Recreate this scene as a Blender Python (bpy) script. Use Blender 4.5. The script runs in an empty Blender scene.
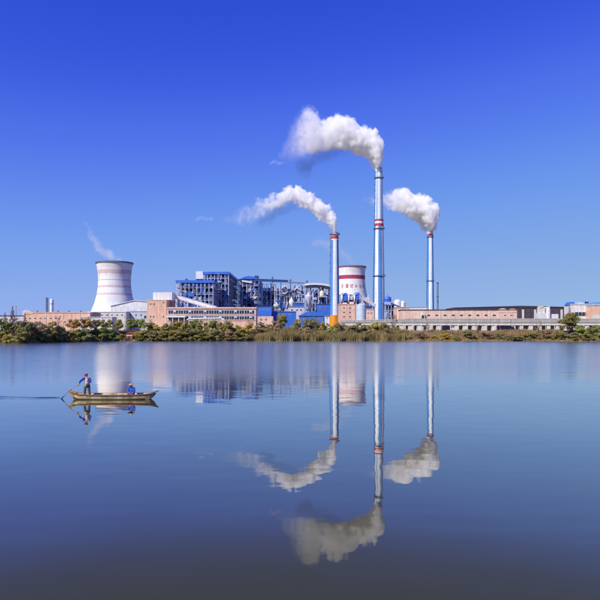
import bpy, bmesh, math, random
from mathutils import Vector, Matrix, Euler, noise as mnoise
R = math.radians
random.seed(7)
SC = bpy.context.scene
COL = SC.collection

# ------------------------------------------------------------------ camera
CAM_H = 4.5          # eye height above the water
HOR = 332.0          # photograph row of the horizon (600 px picture)
F = 600.0            # focal length in photograph pixels
cam_d = bpy.data.cameras.new('camera')
cam = bpy.data.objects.new('camera', cam_d)
COL.objects.link(cam)
cam.location = (0, 0, CAM_H)
cam.rotation_euler = (R(90), 0, 0)
cam_d.sensor_width = 36
cam_d.lens = 36.0 * F / 600.0
cam_d.shift_y = (HOR - 300.0) / 600.0
cam_d.clip_start = 0.5
cam_d.clip_end = 30000
SC.camera = cam

# ------------------------------------------------------------------ sky and sun
SUN_EL, SUN_AZ = R(42), R(222)       # azimuth clockwise from +Y: behind the camera and to the left
w = bpy.data.worlds.new('World')
SC.world = w
w.use_nodes = True
nt = w.node_tree
nt.nodes.clear()
out = nt.nodes.new('ShaderNodeOutputWorld')
bg = nt.nodes.new('ShaderNodeBackground')
sky = nt.nodes.new('ShaderNodeTexSky')
sky.sky_type = 'NISHITA'
sky.sun_disc = False
sky.sun_elevation = SUN_EL
sky.sun_rotation = SUN_AZ
sky.altitude = 200
sky.air_density = 1.0
sky.dust_density = 0.0
sky.ozone_density = 6.0
# the photograph's saturated colour: one tone curve per channel for the whole sky
pre = nt.nodes.new('ShaderNodeVectorMath'); pre.operation = 'SCALE'; pre.inputs['Scale'].default_value = 0.1
post = nt.nodes.new('ShaderNodeVectorMath'); post.operation = 'SCALE'; post.inputs['Scale'].default_value = 10.0
grade = nt.nodes.new('ShaderNodeRGBCurve')
for ch, pts in ((0, ((.084, .034), (.114, .072), (.198, .158), (.332, .235), (.503, .285), (.776, .33), (1, .36))),
                (1, ((.165, .090), (.227, .170), (.371, .325), (.565, .405), (.730, .445), (.855, .475), (1, .50))),
                (2, ((.20, .45), (.342, .69), (.445, .81), (.638, .83), (.76, .80), (1, .74)))):
    cv = grade.mapping.curves[ch]
    cv.points[0].location = (0, 0)
    cv.points[1].location = pts[-1]
    for p in pts[:-1]:
        cv.points.new(*p)
grade.mapping.update()
nt.links.new(sky.outputs[0], pre.inputs[0])
nt.links.new(pre.outputs[0], grade.inputs['Color'])
nt.links.new(grade.outputs[0], post.inputs[0])
nt.links.new(post.outputs[0], bg.inputs['Color'])
bg.inputs['Strength'].default_value = 0.1
nt.links.new(bg.outputs[0], out.inputs['Surface'])

sun_d = bpy.data.lights.new('sun', 'SUN')
sun_d.energy = 5.0
sun_d.angle = R(0.53)
sun_d.color = (1.0, 0.92, 0.79)
sun = bpy.data.objects.new('sun', sun_d)
COL.objects.link(sun)
sdir = Vector((math.sin(SUN_AZ) * math.cos(SUN_EL), math.cos(SUN_AZ) * math.cos(SUN_EL), math.sin(SUN_EL)))
sun.rotation_euler = sdir.to_track_quat('Z', 'Y').to_euler()
sun.location = (-200, -200, 300)

SC.view_settings.view_transform = 'Standard'
SC.view_settings.look = 'None'
SC.view_settings.exposure = 0.0
SC.view_settings.gamma = 1.0
SC.view_settings.use_curve_mapping = False
SC.render.engine = 'CYCLES'
SC.cycles.use_denoising = True
SC.cycles.max_bounces = 34
SC.cycles.diffuse_bounces = 3
SC.cycles.glossy_bounces = 3
SC.cycles.transmission_bounces = 2
SC.cycles.transparent_max_bounces = 8
SC.cycles.volume_bounces = 16
SC.cycles.volume_step_rate = 0.16
SC.cycles.volume_max_steps = 400
SC.cycles.use_adaptive_sampling = True
SC.cycles.adaptive_threshold = 0.02
SC.cycles.caustics_reflective = False
SC.cycles.caustics_refractive = False

G = 5.0              # level of the land behind the bank
PI = math.pi

def at(px, py, d):
    """point that the photograph shows at column px, row py, standing d metres away"""
    return Vector(((px - 300) / F * d, d, CAM_H + (HOR - py) / F * d))

# ------------------------------------------------------------------ materials
MATS = {}
def N(nt, t, **kw):
    n = nt.nodes.new(t)
    for k, v in kw.items():
        setattr(n, k, v)
    return n

def base_nodes(name):
    m = bpy.data.materials.new(name)
    m.use_nodes = True
    nt = m.node_tree
    return m, nt, nt.nodes['Principled BSDF']

def mat(name, col, rough=0.6, var=0.18, scale=0.35, streak=0.15, metal=0.0, bump=0.0, col2=None):
    """painted or mineral surface: blotches plus vertical weather streaks"""
    if name in MATS:
        return MATS[name]
    m, nt, b = base_nodes(name)
    L = nt.links.new
    geo = N(nt, 'ShaderNodeNewGeometry')
    n1 = N(nt, 'ShaderNodeTexNoise')
    n1.inputs['Scale'].default_value = scale
    n1.inputs['Detail'].default_value = 6
    n1.inputs['Roughness'].default_value = 0.65
    L(geo.outputs['Position'], n1.inputs['Vector'])
    mp = N(nt, 'ShaderNodeMapping')
    mp.inputs['Scale'].default_value = (1.3, 1.3, 0.07)
    L(geo.outputs['Position'], mp.inputs['Vector'])
    n2 = N(nt, 'ShaderNodeTexNoise')
    n2.inputs['Scale'].default_value = 0.8
    n2.inputs['Detail'].default_value = 4
    L(mp.outputs[0], n2.inputs['Vector'])
    r1 = N(nt, 'ShaderNodeMapRange')
    r1.inputs['From Min'].default_value = 0.3; r1.inputs['From Max'].default_value = 0.7
    r1.inputs['To Min'].default_value = 1 - var; r1.inputs['To Max'].default_value = 1 + var * 0.5
    L(n1.outputs['Fac'], r1.inputs['Value'])
    r2 = N(nt, 'ShaderNodeMapRange')
    r2.inputs['From Min'].default_value = 0.35; r2.inputs['From Max'].default_value = 0.65
    r2.inputs['To Min'].default_value = 1 - streak; r2.inputs['To Max'].default_value = 1.0
    L(n2.outputs['Fac'], r2.inputs['Value'])
    mu = N(nt, 'ShaderNodeMath', operation='MULTIPLY')
    L(r1.outputs[0], mu.inputs[0]); L(r2.outputs[0], mu.inputs[1])
    hs = N(nt, 'ShaderNodeHueSaturation')
    hs.inputs['Color'].default_value = (*col, 1)
    if col2:
        mx = N(nt, 'ShaderNodeMix', data_type='RGBA')
        mx.inputs[6].default_value = (*col, 1); mx.inputs[7].default_value = (*col2, 1)
        r3 = N(nt, 'ShaderNodeMapRange')
        r3.inputs['From Min'].default_value = 0.42; r3.inputs['From Max'].default_value = 0.6
        L(n1.outputs['Fac'], r3.inputs['Value']); L(r3.outputs[0], mx.inputs[0])
        L(mx.outputs[2], hs.inputs['Color'])
    L(mu.outputs[0], hs.inputs['Value'])
    L(hs.outputs[0], b.inputs['Base Color'])
    b.inputs['Roughness'].default_value = rough
    b.inputs['Metallic'].default_value = metal
    if bump:
        bp = N(nt, 'ShaderNodeBump')
        bp.inputs['Strength'].default_value = bump
        bp.inputs['Distance'].default_value = 0.1
        L(n1.outputs['Fac'], bp.inputs['Height']); L(bp.outputs[0], b.inputs['Normal'])
    MATS[name] = m
    return m

WHITE = mat('white_paint', (0.80, 0.81, 0.82), 0.5, 0.14, 0.35, 0.2)
TOWERW = mat('tower_concrete', (0.85, 0.86, 0.88), 0.8, 0.14, 0.05, 0.16)
PALEBL = mat('pale_blue_paint', (0.48, 0.58, 0.76), 0.5)
BLUE = mat('blue_cladding', (0.045, 0.17, 0.68), 0.45, 0.2)
DBLUE = mat('dark_blue_steel', (0.03, 0.065, 0.26), 0.5, 0.3)
MBLUE = mat('mid_blue_steel', (0.07, 0.17, 0.50), 0.5, 0.3)
STEEL = mat('light_steel', (0.42, 0.50, 0.76), 0.5, 0.2)
LILAC = mat('lilac_grey_steel', (0.62, 0.60, 0.72), 0.5, 0.25)
GREY = mat('grey_steel', (0.22, 0.24, 0.32), 0.5, 0.25)
DARK = mat('dark_void', (0.015, 0.018, 0.035), 0.7)
SALMON = mat('salmon_render', (0.84, 0.53, 0.40), 0.85, 0.2, 0.3, 0.22)
SALMON2 = mat('pale_salmon_render', (0.86, 0.60, 0.49), 0.85, 0.2, 0.3, 0.22)
ORANGE = mat('orange_paint', (0.80, 0.30, 0.02), 0.5, 0.1)
RED = mat('red_paint', (0.50, 0.035, 0.06), 0.6, 0.1)
MAROON = mat('maroon_paint', (0.42, 0.045, 0.11), 0.7, 0.12)
PINK = mat('faded_pink_paint', (0.72, 0.55, 0.58), 0.8, 0.15)
CONC = mat('concrete', (0.48, 0.46, 0.43), 0.85, 0.2, 0.5, 0.25)
PCONC = mat('pale_concrete', (0.74, 0.72, 0.68), 0.85, 0.15, 0.5, 0.2)
GLASS = mat('window_glass', (0.03, 0.045, 0.07), 0.08, 0.3)
ROOFD = mat('dark_roof_sheet', (0.05, 0.045, 0.06), 0.7, 0.3)
SHED = mat('dark_shed_sheet', (0.085, 0.06, 0.085), 0.7, 0.3)
CREAM = mat('cream_tank', (0.80, 0.72, 0.50), 0.5, 0.1)
BROWN = mat('brown_steel', (0.16, 0.09, 0.05), 0.7, 0.3)
BRICK = mat('red_brick', (0.36, 0.12, 0.08), 0.9, 0.3, 1.2, 0.2)
POLEM = mat('weathered_pole', (0.38, 0.34, 0.28), 0.8, 0.2)
RUBBER = mat('rubber', (0.012, 0.012, 0.013), 0.8, 0.2)
NAVY = mat('navy_truck_paint', (0.012, 0.014, 0.035), 0.35, 0.2)
WOOD = mat('pale_hull_wood', (0.62, 0.47, 0.24), 0.7, 0.4, 3.0, 0.4, col2=(0.74, 0.64, 0.42))
WOODR = mat('red_brown_wood', (0.34, 0.13, 0.06), 0.7, 0.35, 4.0, 0.3)
WOODD = mat('wet_dark_wood', (0.09, 0.055, 0.03), 0.5, 0.35, 4.0, 0.3)
OARW = mat('oar_wood', (0.46, 0.36, 0.22), 0.6, 0.2, 4.0)
SKIN = mat('skin', (0.50, 0.27, 0.18), 0.55, 0.05, 3.0, 0.0)
JACK = mat('royal_blue_cloth', (0.015, 0.045, 0.42), 0.85, 0.15, 5.0, 0.05)
JACK2 = mat('bright_blue_cloth', (0.02, 0.10, 0.50), 0.85, 0.15, 5.0, 0.05)
VEST = mat('pale_cloth', (0.66, 0.64, 0.68), 0.85, 0.12, 5.0, 0.05)
TROU = mat('grey_green_cloth', (0.09, 0.115, 0.12), 0.9, 0.2, 5.0, 0.05)
TROU2 = mat('navy_cloth', (0.02, 0.03, 0.12), 0.9, 0.2, 5.0, 0.05)
CAPM = mat('red_cap_cloth', (0.45, 0.06, 0.05), 0.85, 0.1, 5.0, 0.0)
STRAW = mat('straw', (0.52, 0.34, 0.16), 0.9, 0.25, 12.0, 0.1)
HAIR = mat('black_hair', (0.012, 0.011, 0.010), 0.5, 0.1)
BARK = mat('bark', (0.10, 0.07, 0.05), 0.9, 0.3, 2.0)
STONE = mat('bank_stone', (0.34, 0.29, 0.24), 0.9, 0.3, 1.0)

def stripe_mat(name, cw, cb, period, offset, duty=0.5):
    """vertical painted stripes round a shaft (object space angle)"""
    m, nt, b = base_nodes(name)
    L = nt.links.new
    tc = N(nt, 'ShaderNodeTexCoord')
    sp = N(nt, 'ShaderNodeSeparateXYZ')
    L(tc.outputs['Object'], sp.inputs[0])
    neg = N(nt, 'ShaderNodeMath', operation='MULTIPLY'); neg.inputs[1].default_value = -1
    L(sp.outputs['Y'], neg.inputs[0])
    a = N(nt, 'ShaderNodeMath', operation='ARCTAN2')
    L(sp.outputs['X'], a.inputs[0]); L(neg.outputs[0], a.inputs[1])
    ad = N(nt, 'ShaderNodeMath', operation='ADD'); ad.inputs[1].default_value = 4 * PI - R(offset)
    L(a.outputs[0], ad.inputs[0])
    dv = N(nt, 'ShaderNodeMath', operation='DIVIDE'); dv.inputs[1].default_value = R(period)
    L(ad.outputs[0], dv.inputs[0])
    fr = N(nt, 'ShaderNodeMath', operation='FRACT')
    L(dv.outputs[0], fr.inputs[0])
    lt = N(nt, 'ShaderNodeMath', operation='LESS_THAN'); lt.inputs[1].default_value = duty
    L(fr.outputs[0], lt.inputs[0])
    mx = N(nt, 'ShaderNodeMix', data_type='RGBA')
    mx.inputs[6].default_value = (*cb, 1); mx.inputs[7].default_value = (*cw, 1)
    L(lt.outputs[0], mx.inputs[0])
    n1 = N(nt, 'ShaderNodeTexNoise'); n1.inputs['Scale'].default_value = 0.5; n1.inputs['Detail'].default_value = 6
    mp = N(nt, 'ShaderNodeMapping'); mp.inputs['Scale'].default_value = (1, 1, 0.12)
    L(tc.outputs['Object'], mp.inputs['Vector']); L(mp.outputs[0], n1.inputs['Vector'])
    r1 = N(nt, 'ShaderNodeMapRange')
    r1.inputs['From Min'].default_value = 0.3; r1.inputs['From Max'].default_value = 0.7
    r1.inputs['To Min'].default_value = 0.76; r1.inputs['To Max'].default_value = 1.05
    L(n1.outputs['Fac'], r1.inputs['Value'])
    # concrete lift joints and rust-dark runs
    wz = N(nt, 'ShaderNodeMath', operation='MULTIPLY'); wz.inputs[1].default_value = .22; L(sp.outputs['Z'], wz.inputs[0])
    wf = N(nt, 'ShaderNodeMath', operation='FRACT'); L(wz.outputs[0], wf.inputs[0])
    jl = N(nt, 'ShaderNodeMath', operation='LESS_THAN'); jl.inputs[1].default_value = .07; L(wf.outputs[0], jl.inputs[0])
    jd = N(nt, 'ShaderNodeMath', operation='MULTIPLY_ADD'); jd.inputs[1].default_value = -.16; jd.inputs[2].default_value = 1.0; L(jl.outputs[0], jd.inputs[0])
    jm = N(nt, 'ShaderNodeMath', operation='MULTIPLY'); L(jd.outputs[0], jm.inputs[0]); L(r1.outputs[0], jm.inputs[1])
    hs = N(nt, 'ShaderNodeHueSaturation')
    L(mx.outputs[2], hs.inputs['Color']); L(jm.outputs[0], hs.inputs['Value'])
    L(hs.outputs[0], b.inputs['Base Color'])
    b.inputs['Roughness'].default_value = 0.55
    return m

def foliage_mat(name):
    """leaf colour comes from the object's own colour, varied from clump to clump"""
    m, nt, b = base_nodes(name)
    L = nt.links.new
    oi = N(nt, 'ShaderNodeObjectInfo')
    geo = N(nt, 'ShaderNodeNewGeometry')
    n1 = N(nt, 'ShaderNodeTexNoise'); n1.inputs['Scale'].default_value = 0.55; n1.inputs['Detail'].default_value = 5
    L(geo.outputs['Position'], n1.inputs['Vector'])
    rv = N(nt, 'ShaderNodeMapRange')
    rv.inputs['To Min'].default_value = 0.55; rv.inputs['To Max'].default_value = 1.5
    L(geo.outputs['Random Per Island'], rv.inputs['Value'])
    rh = N(nt, 'ShaderNodeMapRange')
    rh.inputs['From Min'].default_value = 0.3; rh.inputs['From Max'].default_value = 0.7
    rh.inputs['To Min'].default_value = 0.455; rh.inputs['To Max'].default_value = 0.53
    L(n1.outputs['Fac'], rh.inputs['Value'])
    hs = N(nt, 'ShaderNodeHueSaturation')
    L(oi.outputs['Color'], hs.inputs['Color']); L(rh.outputs[0], hs.inputs['Hue']); L(rv.outputs[0], hs.inputs['Value'])
    L(hs.outputs[0], b.inputs['Base Color'])
    b.inputs['Roughness'].default_value = 0.6
    tr = N(nt, 'ShaderNodeBsdfTranslucent')
    L(hs.outputs[0], tr.inputs['Color'])
    mix = N(nt, 'ShaderNodeMixShader'); mix.inputs[0].default_value = 0.3
    L(b.outputs[0], mix.inputs[1]); L(tr.outputs[0], mix.inputs[2])
    L(mix.outputs[0], nt.nodes['Material Output'].inputs['Surface'])
    return m
LEAF = foliage_mat('leaves')

def reed_mat(name, cols, scale=0.12):
    m, nt, b = base_nodes(name)
    L = nt.links.new
    geo = N(nt, 'ShaderNodeNewGeometry')
    n1 = N(nt, 'ShaderNodeTexNoise'); n1.inputs['Scale'].default_value = scale; n1.inputs['Detail'].default_value = 4
    L(geo.outputs['Position'], n1.inputs['Vector'])
    ad = N(nt, 'ShaderNodeMath', operation='MULTIPLY_ADD')
    ad.inputs[1].default_value = 0.45
    L(geo.outputs['Random Per Island'], ad.inputs[0]); L(n1.outputs['Fac'], ad.inputs[2])
    cr = N(nt, 'ShaderNodeValToRGB')
    e = cr.color_ramp.elements
    k = len(cols)
    e[0].position = 0.42; e[0].color = (*cols[0], 1)
    e[1].position = 1.02; e[1].color = (*cols[-1], 1)
    for i in range(1, k - 1):
        q = e.new(0.42 + 0.6 * i / (k - 1)); q.color = (*cols[i], 1)
    L(ad.outputs[0], cr.inputs[0])
    L(cr.outputs[0], b.inputs['Base Color'])
    b.inputs['Roughness'].default_value = 0.7
    tr = N(nt, 'ShaderNodeBsdfTranslucent'); L(cr.outputs[0], tr.inputs['Color'])
    mix = N(nt, 'ShaderNodeMixShader'); mix.inputs[0].default_value = 0.25
    L(b.outputs[0], mix.inputs[1]); L(tr.outputs[0], mix.inputs[2])
    L(mix.outputs[0], nt.nodes['Material Output'].inputs['Surface'])
    return m
REED = reed_mat('reed_blades', [(0.12, 0.13, 0.04), (0.26, 0.22, 0.07), (0.42, 0.31, 0.14), (0.50, 0.38, 0.20)])
DRYG = reed_mat('dry_bank_grass', [(0.13, 0.14, 0.04), (0.30, 0.21, 0.08), (0.44, 0.26, 0.13), (0.50, 0.35, 0.18)], 0.09)
LUSH = reed_mat('bank_undergrowth_leaves', [(0.09, 0.11, 0.03), (0.15, 0.16, 0.04), (0.27, 0.23, 0.06), (0.30, 0.21, 0.09)], 0.15)

# ------------------------------------------------------------------ mesh helpers
def link(name, me, parent=None, m=None):
    o = bpy.data.objects.new(name, me)
    COL.objects.link(o)
    if parent is not None:
        o.parent = parent
    if m is not None:
        me.materials.append(m)
    return o

def tag(o, label, cat, group=None):
    o['label'] = label
    o['category'] = cat
    if group:
        o['group'] = group
    return o

def thing(name, label, cat, loc=(0, 0, 0), rz=0.0, group=None):
    o = bpy.data.objects.new(name, None)
    COL.objects.link(o)
    o.empty_display_size = 1.0
    o.location = loc
    o.rotation_euler = (0, 0, rz)
    return tag(o, label, cat, group)

_cubes = {}
def cube_me(m):
    k = m.name
    if k not in _cubes:
        v = [(x, y, z) for x in (-.5, .5) for y in (-.5, .5) for z in (-.5, .5)]
        f = [(0, 1, 3, 2), (4, 6, 7, 5), (0, 4, 5, 1), (2, 3, 7, 6), (0, 2, 6, 4), (1, 5, 7, 3)]
        me = bpy.data.meshes.new('block_' + k)
        me.from_pydata(v, [], f)
        me.materials.append(m)
        _cubes[k] = me
    return _cubes[k]

def box(parent, name, x0, x1, y0, y1, z0, z1, m):
    o = bpy.data.objects.new(name, cube_me(m))
    COL.objects.link(o)
    o.parent = parent
    o.location = ((x0 + x1) / 2, (y0 + y1) / 2, (z0 + z1) / 2)
    o.scale = (abs(x1 - x0), abs(y1 - y0), abs(z1 - z0))
    return o

def sub_box(par, root_parent, name, x0, x1, y0, y1, z0, z1, m):
    """a sub-part: child of part par (an object with scale), placed in the thing's own space"""
    o = box(None, name, x0, x1, y0, y1, z0, z1, m)
    o.parent = par
    M = Matrix.Translation(par.location) @ par.rotation_euler.to_matrix().to_4x4() @ Matrix.Diagonal((*par.scale, 1))
    o.matrix_parent_inverse = M.inverted()
    return o

def bar(parent, name, p, q, wx, wz, m):
    """straight member of section wx by wz from p to q"""
    p, q = Vector(p), Vector(q)
    d = q - p
    o = bpy.data.objects.new(name, cube_me(m))
    COL.objects.link(o)
    o.parent = parent
    o.location = (p + q) / 2
    o.rotation_euler = d.to_track_quat('Y', 'Z').to_euler()
    o.scale = (wx, d.length, wz)
    return o

def pyd(name, v, f, m, parent=None, smooth=False):
    me = bpy.data.meshes.new(name)
    me.from_pydata(v, [], f)
    if smooth:
        me.polygons.foreach_set('use_smooth', [True] * len(me.polygons))
    me.update()
    return link(name, me, parent, m)

def lathe(parent, name, prof, m, seg=48, loc=(0, 0, 0), smooth=True, closed=False, cap=True):
    v, f = [], []
    n = len(prof)
    for r, z in prof:
        for i in range(seg):
            a = 2 * PI * i / seg
            v.append((r * math.cos(a), r * math.sin(a), z))
    rng = n if closed else n - 1
    for j in range(rng):
        k = (j + 1) % n
        for i in range(seg):
            i2 = (i + 1) % seg
            f.append((j * seg + i, j * seg + i2, k * seg + i2, k * seg + i))
    if cap and not closed:
        f.append(tuple(range((n - 1) * seg, n * seg)))
        f.append(tuple(reversed(range(seg))))
    o = pyd(name, v, f, m, parent, smooth)
    o.location = loc
    if smooth:
        o.data.set_sharp_from_angle(angle=R(35))
    return o

def tube(parent, name, pts, rad, m, seg=8):
    pts = [Vector(p) for p in pts]
    v, f = [], []
    up = Vector((0, 0, 1))
    for i, p in enumerate(pts):
        d = (pts[min(i + 1, len(pts) - 1)] - pts[max(i - 1, 0)]).normalized()
        a = d.cross(up if abs(d.z) < 0.95 else Vector((1, 0, 0))).normalized()
        b = d.cross(a)
        r = rad[i] if isinstance(rad, (list, tuple)) else rad
        for k in range(seg):
            t = 2 * PI * k / seg
            v.append(p + (a * math.cos(t) + b * math.sin(t)) * r)
    for i in range(len(pts) - 1):
        for k in range(seg):
            k2 = (k + 1) % seg
            f.append((i * seg + k, i * seg + k2, (i + 1) * seg + k2, (i + 1) * seg + k))
    f.append(tuple(reversed(range(seg))))
    f.append(tuple(range((len(pts) - 1) * seg, len(pts) * seg)))
    return pyd(name, v, f, m, parent, True)

def prism(parent, name, poly, y0, y1, m):
    """outline in (x, z) pushed from y0 to y1"""
    n = len(poly)
    v = [(x, y0, z) for x, z in poly] + [(x, y1, z) for x, z in poly]
    f = [tuple(range(n)), tuple(reversed(range(n, 2 * n)))]
    f += [(i, i + n, (i + 1) % n + n, (i + 1) % n) for i in range(n)]
    o = pyd(name, v, f, m, parent)
    bm = bmesh.new(); bm.from_mesh(o.data); bmesh.ops.recalc_face_normals(bm, faces=bm.faces); bm.to_mesh(o.data); bm.free()
    return o

class Site:
    """a plot d metres away: turns photograph columns and rows into metres on its own front line"""
    def __init__(s, d, px0, g=G):
        s.d, s.px0, s.g, s.k = d, px0, g, d / F
        s.loc = ((px0 - 300) * s.k, d, g)
    def x(s, px): return (px - s.px0) * s.k
    def z(s, py): return CAM_H + (HOR - py) * s.k - s.g

# ------------------------------------------------------------------ land and water
def shore(x):
    """distance from the camera line to the far water's edge at cross position x"""
    t = max(0.0, min(1.0, (x + 112) / 22.0)); t = t * t * (3 - 2 * t)
    y = 236 + t * 62
    if x > 105:
        u = min(1, (x - 105) / 25); y -= 16 * u * u * (3 - 2 * u)
    return y + 2.2 * math.sin(x * 0.21) + 1.4 * math.sin(x * 0.53 + 1) + 0.8 * math.sin(x * 1.1 + 2)

def land_z(x, y):
    d = y - shore(x)
    if d < -60: return -4.0
    if d < 0: return -4.0 * min(1, -d / 12) - 0.05 if d < -1 else 0.05 * d
    if d < 3: z = 0.45 * d / 3
    elif d < 26: 
        t = (d - 3) / 23; z = 0.45 + (G - 0.45) * (t * t * (3 - 2 * t) * 0.6 + t * 0.4)
    else: z = G
    if d < 40:
        z += 0.35 * mnoise.noise(Vector((x * 0.15, y * 0.15, 0))) * min(1, d / 4) * (1 if d < 26 else max(0, (40 - d) / 14))
    return z

xs = [-9000, -5000, -3000, -1800, -1200, -800, -500, -350] + [-260 + 2.0 * i for i in range(261)] + [350, 500, 800, 1200, 1800, 3000, 5000, 9000]
ys = [-3000, -1000, -200, 0, 100, 180, 215] + [222 + 1.2 * i for i in range(100)] + [360, 400, 460, 600, 900, 1500, 3000, 6000, 12000, 20000]
v = [(x, y, land_z(x, y)) for y in ys for x in xs]
nx = len(xs)
f = [(j * nx + i, j * nx + i + 1, (j + 1) * nx + i + 1, (j + 1) * nx + i) for j in range(len(ys) - 1) for i in range(nx - 1)]
def ground_mat():
    m, nt, b = base_nodes('bank_earth')
    L = nt.links.new
    geo = N(nt, 'ShaderNodeNewGeometry')
    n1 = N(nt, 'ShaderNodeTexNoise'); n1.inputs['Scale'].default_value = 0.11; n1.inputs['Detail'].default_value = 7; n1.inputs['Roughness'].default_value = 0.65
    L(geo.outputs['Position'], n1.inputs['Vector'])
    cr = N(nt, 'ShaderNodeValToRGB')
    e = cr.color_ramp.elements
    e[0].position = 0.33; e[0].color = (0.07, 0.08, 0.028, 1)
    e[1].position = 0.68; e[1].color = (0.34, 0.20, 0.11, 1)
    q = e.new(0.46); q.color = (0.15, 0.13, 0.05, 1)
    q = e.new(0.56); q.color = (0.25, 0.15, 0.08, 1)
    L(n1.outputs['Fac'], cr.inputs[0]); L(cr.outputs[0], b.inputs['Base Color'])
    b.inputs['Roughness'].default_value = 0.95
    bp = N(nt, 'ShaderNodeBump'); bp.inputs['Strength'].default_value = 0.6; bp.inputs['Distance'].default_value = 0.4
    L(n1.outputs['Fac'], bp.inputs['Height']); L(bp.outputs[0], b.inputs['Normal'])
    return m
ground = pyd('ground', v, f, ground_mat(), smooth=True)
ground['kind'] = 'structure'

BOAT = at(112, 399, 40.3); BOAT.z = 0.0
def wake(x, y):
    """small waves left behind the oar: two thin crest trains that open slowly to the left"""
    x0 = at(61, 397, 40.6).x
    if x > x0: return 0.0
    d = x0 - x
    h = 0.0
    for yc, sg, a_ in ((40.95 + 0.15 * d, 0.20 + 0.015 * d, .030), (40.70 + 0.02 * d, 0.17 + 0.02 * d, .016), (40.55 - 0.05 * d, 0.22 + 0.02 * d, .014)):
        br = .35 + 1.1 * max(0.0, mnoise.noise(Vector((x * .45, yc * .2, 2.0))) + .35)
        u = (y - yc + 0.10 * mnoise.noise(Vector((x * .8, yc, 7)))) / sg
        if abs(u) < 4:
            h += a_ * br * min(1, d / 0.8) * 1.5 * math.exp(-d / 22) * math.exp(-u * u * 0.5) * math.cos(2.4 * u)
    return h
xs = [-6000, -2500, -1000, -400, -150, -60, -30] + [-23 + 0.14 * i for i in range(54)] + [-14, -10, 0, 30, 60, 150, 400, 1000, 2500, 6000]
ys = [-3000, -800, -200, -50, 0, 10, 20, 30, 36] + [38.6 + 0.05 * i for i in range(111)] + [46, 50, 60, 80, 110, 150, 200, 240, 280, 330]
nx = len(xs)
v = [(x, y, wake(x, y) if -23 <= x <= -15.5 and 38 < y < 45 else 0.0) for y in ys for x in xs]
f = [(j * nx + i, j * nx + i + 1, (j + 1) * nx + i + 1, (j + 1) * nx + i) for j in range(len(ys) - 1) for i in range(nx - 1)]
def water_mat():
    m, nt, b = base_nodes('lake_water')
    L = nt.links.new
    geo = N(nt, 'ShaderNodeNewGeometry')
    sp = N(nt, 'ShaderNodeSeparateXYZ'); L(geo.outputs['Position'], sp.inputs[0])
    def slopes(scale, sx, sy, amp, detail, seed):
        mp = N(nt, 'ShaderNodeMapping')
        mp.inputs['Scale'].default_value = (sx, sy, 1); mp.inputs['Location'].default_value = (seed, seed * 1.7, seed)
        L(geo.outputs['Position'], mp.inputs['Vector'])
        n = N(nt, 'ShaderNodeTexNoise'); n.inputs['Scale'].default_value = scale; n.inputs['Detail'].default_value = detail
        n.inputs['Roughness'].default_value = 0.5
        L(mp.outputs[0], n.inputs['Vector'])
        s = N(nt, 'ShaderNodeVectorMath', operation='SUBTRACT'); s.inputs[1].default_value = (0.5, 0.5, 0.5)
        L(n.outputs['Color'], s.inputs[0])
        k = N(nt, 'ShaderNodeVectorMath', operation='MULTIPLY'); k.inputs[1].default_value = (amp * 0.6, amp, 0)
        L(s.outputs[0], k.inputs[0])
        return k.outputs[0]
    a = slopes(1.2, 0.4, 1.0, 0.022, 4, 3.1)
    c = slopes(0.10, 0.5, 1.0, 0.010, 2, 11.7)
    # breeze: light ripple from mid lake on, ruffled water towards the far bank
    def band(y0, y1):
        r = N(nt, 'ShaderNodeMapRange', interpolation_type='SMOOTHSTEP')
        r.inputs['From Min'].default_value = y0; r.inputs['From Max'].default_value = y1
        L(sp.outputs['Y'], r.inputs['Value'])
        return r.outputs[0]
    breeze = band(27, 80)
    d1 = slopes(1.1, 0.35, 1.0, 0.060, 3, 37.3)
    k1 = N(nt, 'ShaderNodeVectorMath', operation='SCALE'); L(d1, k1.inputs[0]); L(breeze, k1.inputs['Scale'])
    d = slopes(1.6, 0.6, 1.0, 0.42, 3, 23.3)
    k2 = N(nt, 'ShaderNodeVectorMath', operation='SCALE'); L(d, k2.inputs[0]); L(band(115, 240), k2.inputs['Scale'])
    dk = N(nt, 'ShaderNodeVectorMath', operation='ADD'); L(k1.outputs[0], dk.inputs[0]); L(k2.outputs[0], dk.inputs[1])
    s1 = N(nt, 'ShaderNodeVectorMath', operation='ADD'); L(a, s1.inputs[0]); L(c, s1.inputs[1])
    s2 = N(nt, 'ShaderNodeVectorMath', operation='ADD'); L(s1.outputs[0], s2.inputs[0]); L(dk.outputs[0], s2.inputs[1])
    s3 = N(nt, 'ShaderNodeVectorMath', operation='ADD'); L(s2.outputs[0], s3.inputs[0]); L(geo.outputs['Normal'], s3.inputs[1])
    nn = N(nt, 'ShaderNodeVectorMath', operation='NORMALIZE'); L(s3.outputs[0], nn.inputs[0])
    # murky body below, mirror above; reflectance climbs steeply towards grazing sight
    df = N(nt, 'ShaderNodeBsdfDiffuse'); df.inputs['Color'].default_value = (0.046, 0.046, 0.016, 1)
    gl = N(nt, 'ShaderNodeBsdfGlossy'); 
    ro = N(nt, 'ShaderNodeMath', operation='MULTIPLY_ADD'); ro.inputs[1].default_value = 0.165; ro.inputs[2].default_value = 0.012
    L(breeze, ro.inputs[0]); L(ro.outputs[0], gl.inputs['Roughness'])
    gl.inputs['Color'].default_value = (1, .985, .90, 1)
    L(nn.outputs[0], df.inputs['Normal']); L(nn.outputs[0], gl.inputs['Normal'])
    fr = N(nt, 'ShaderNodeFresnel'); fr.inputs['IOR'].default_value = 1.333
    L(nn.outputs[0], fr.inputs['Normal'])
    fc = N(nt, 'ShaderNodeFloatCurve')
    cv = fc.mapping.curves[0]
    cv.points[0].location = (0, 0); cv.points[1].location = (1, 1)
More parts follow.
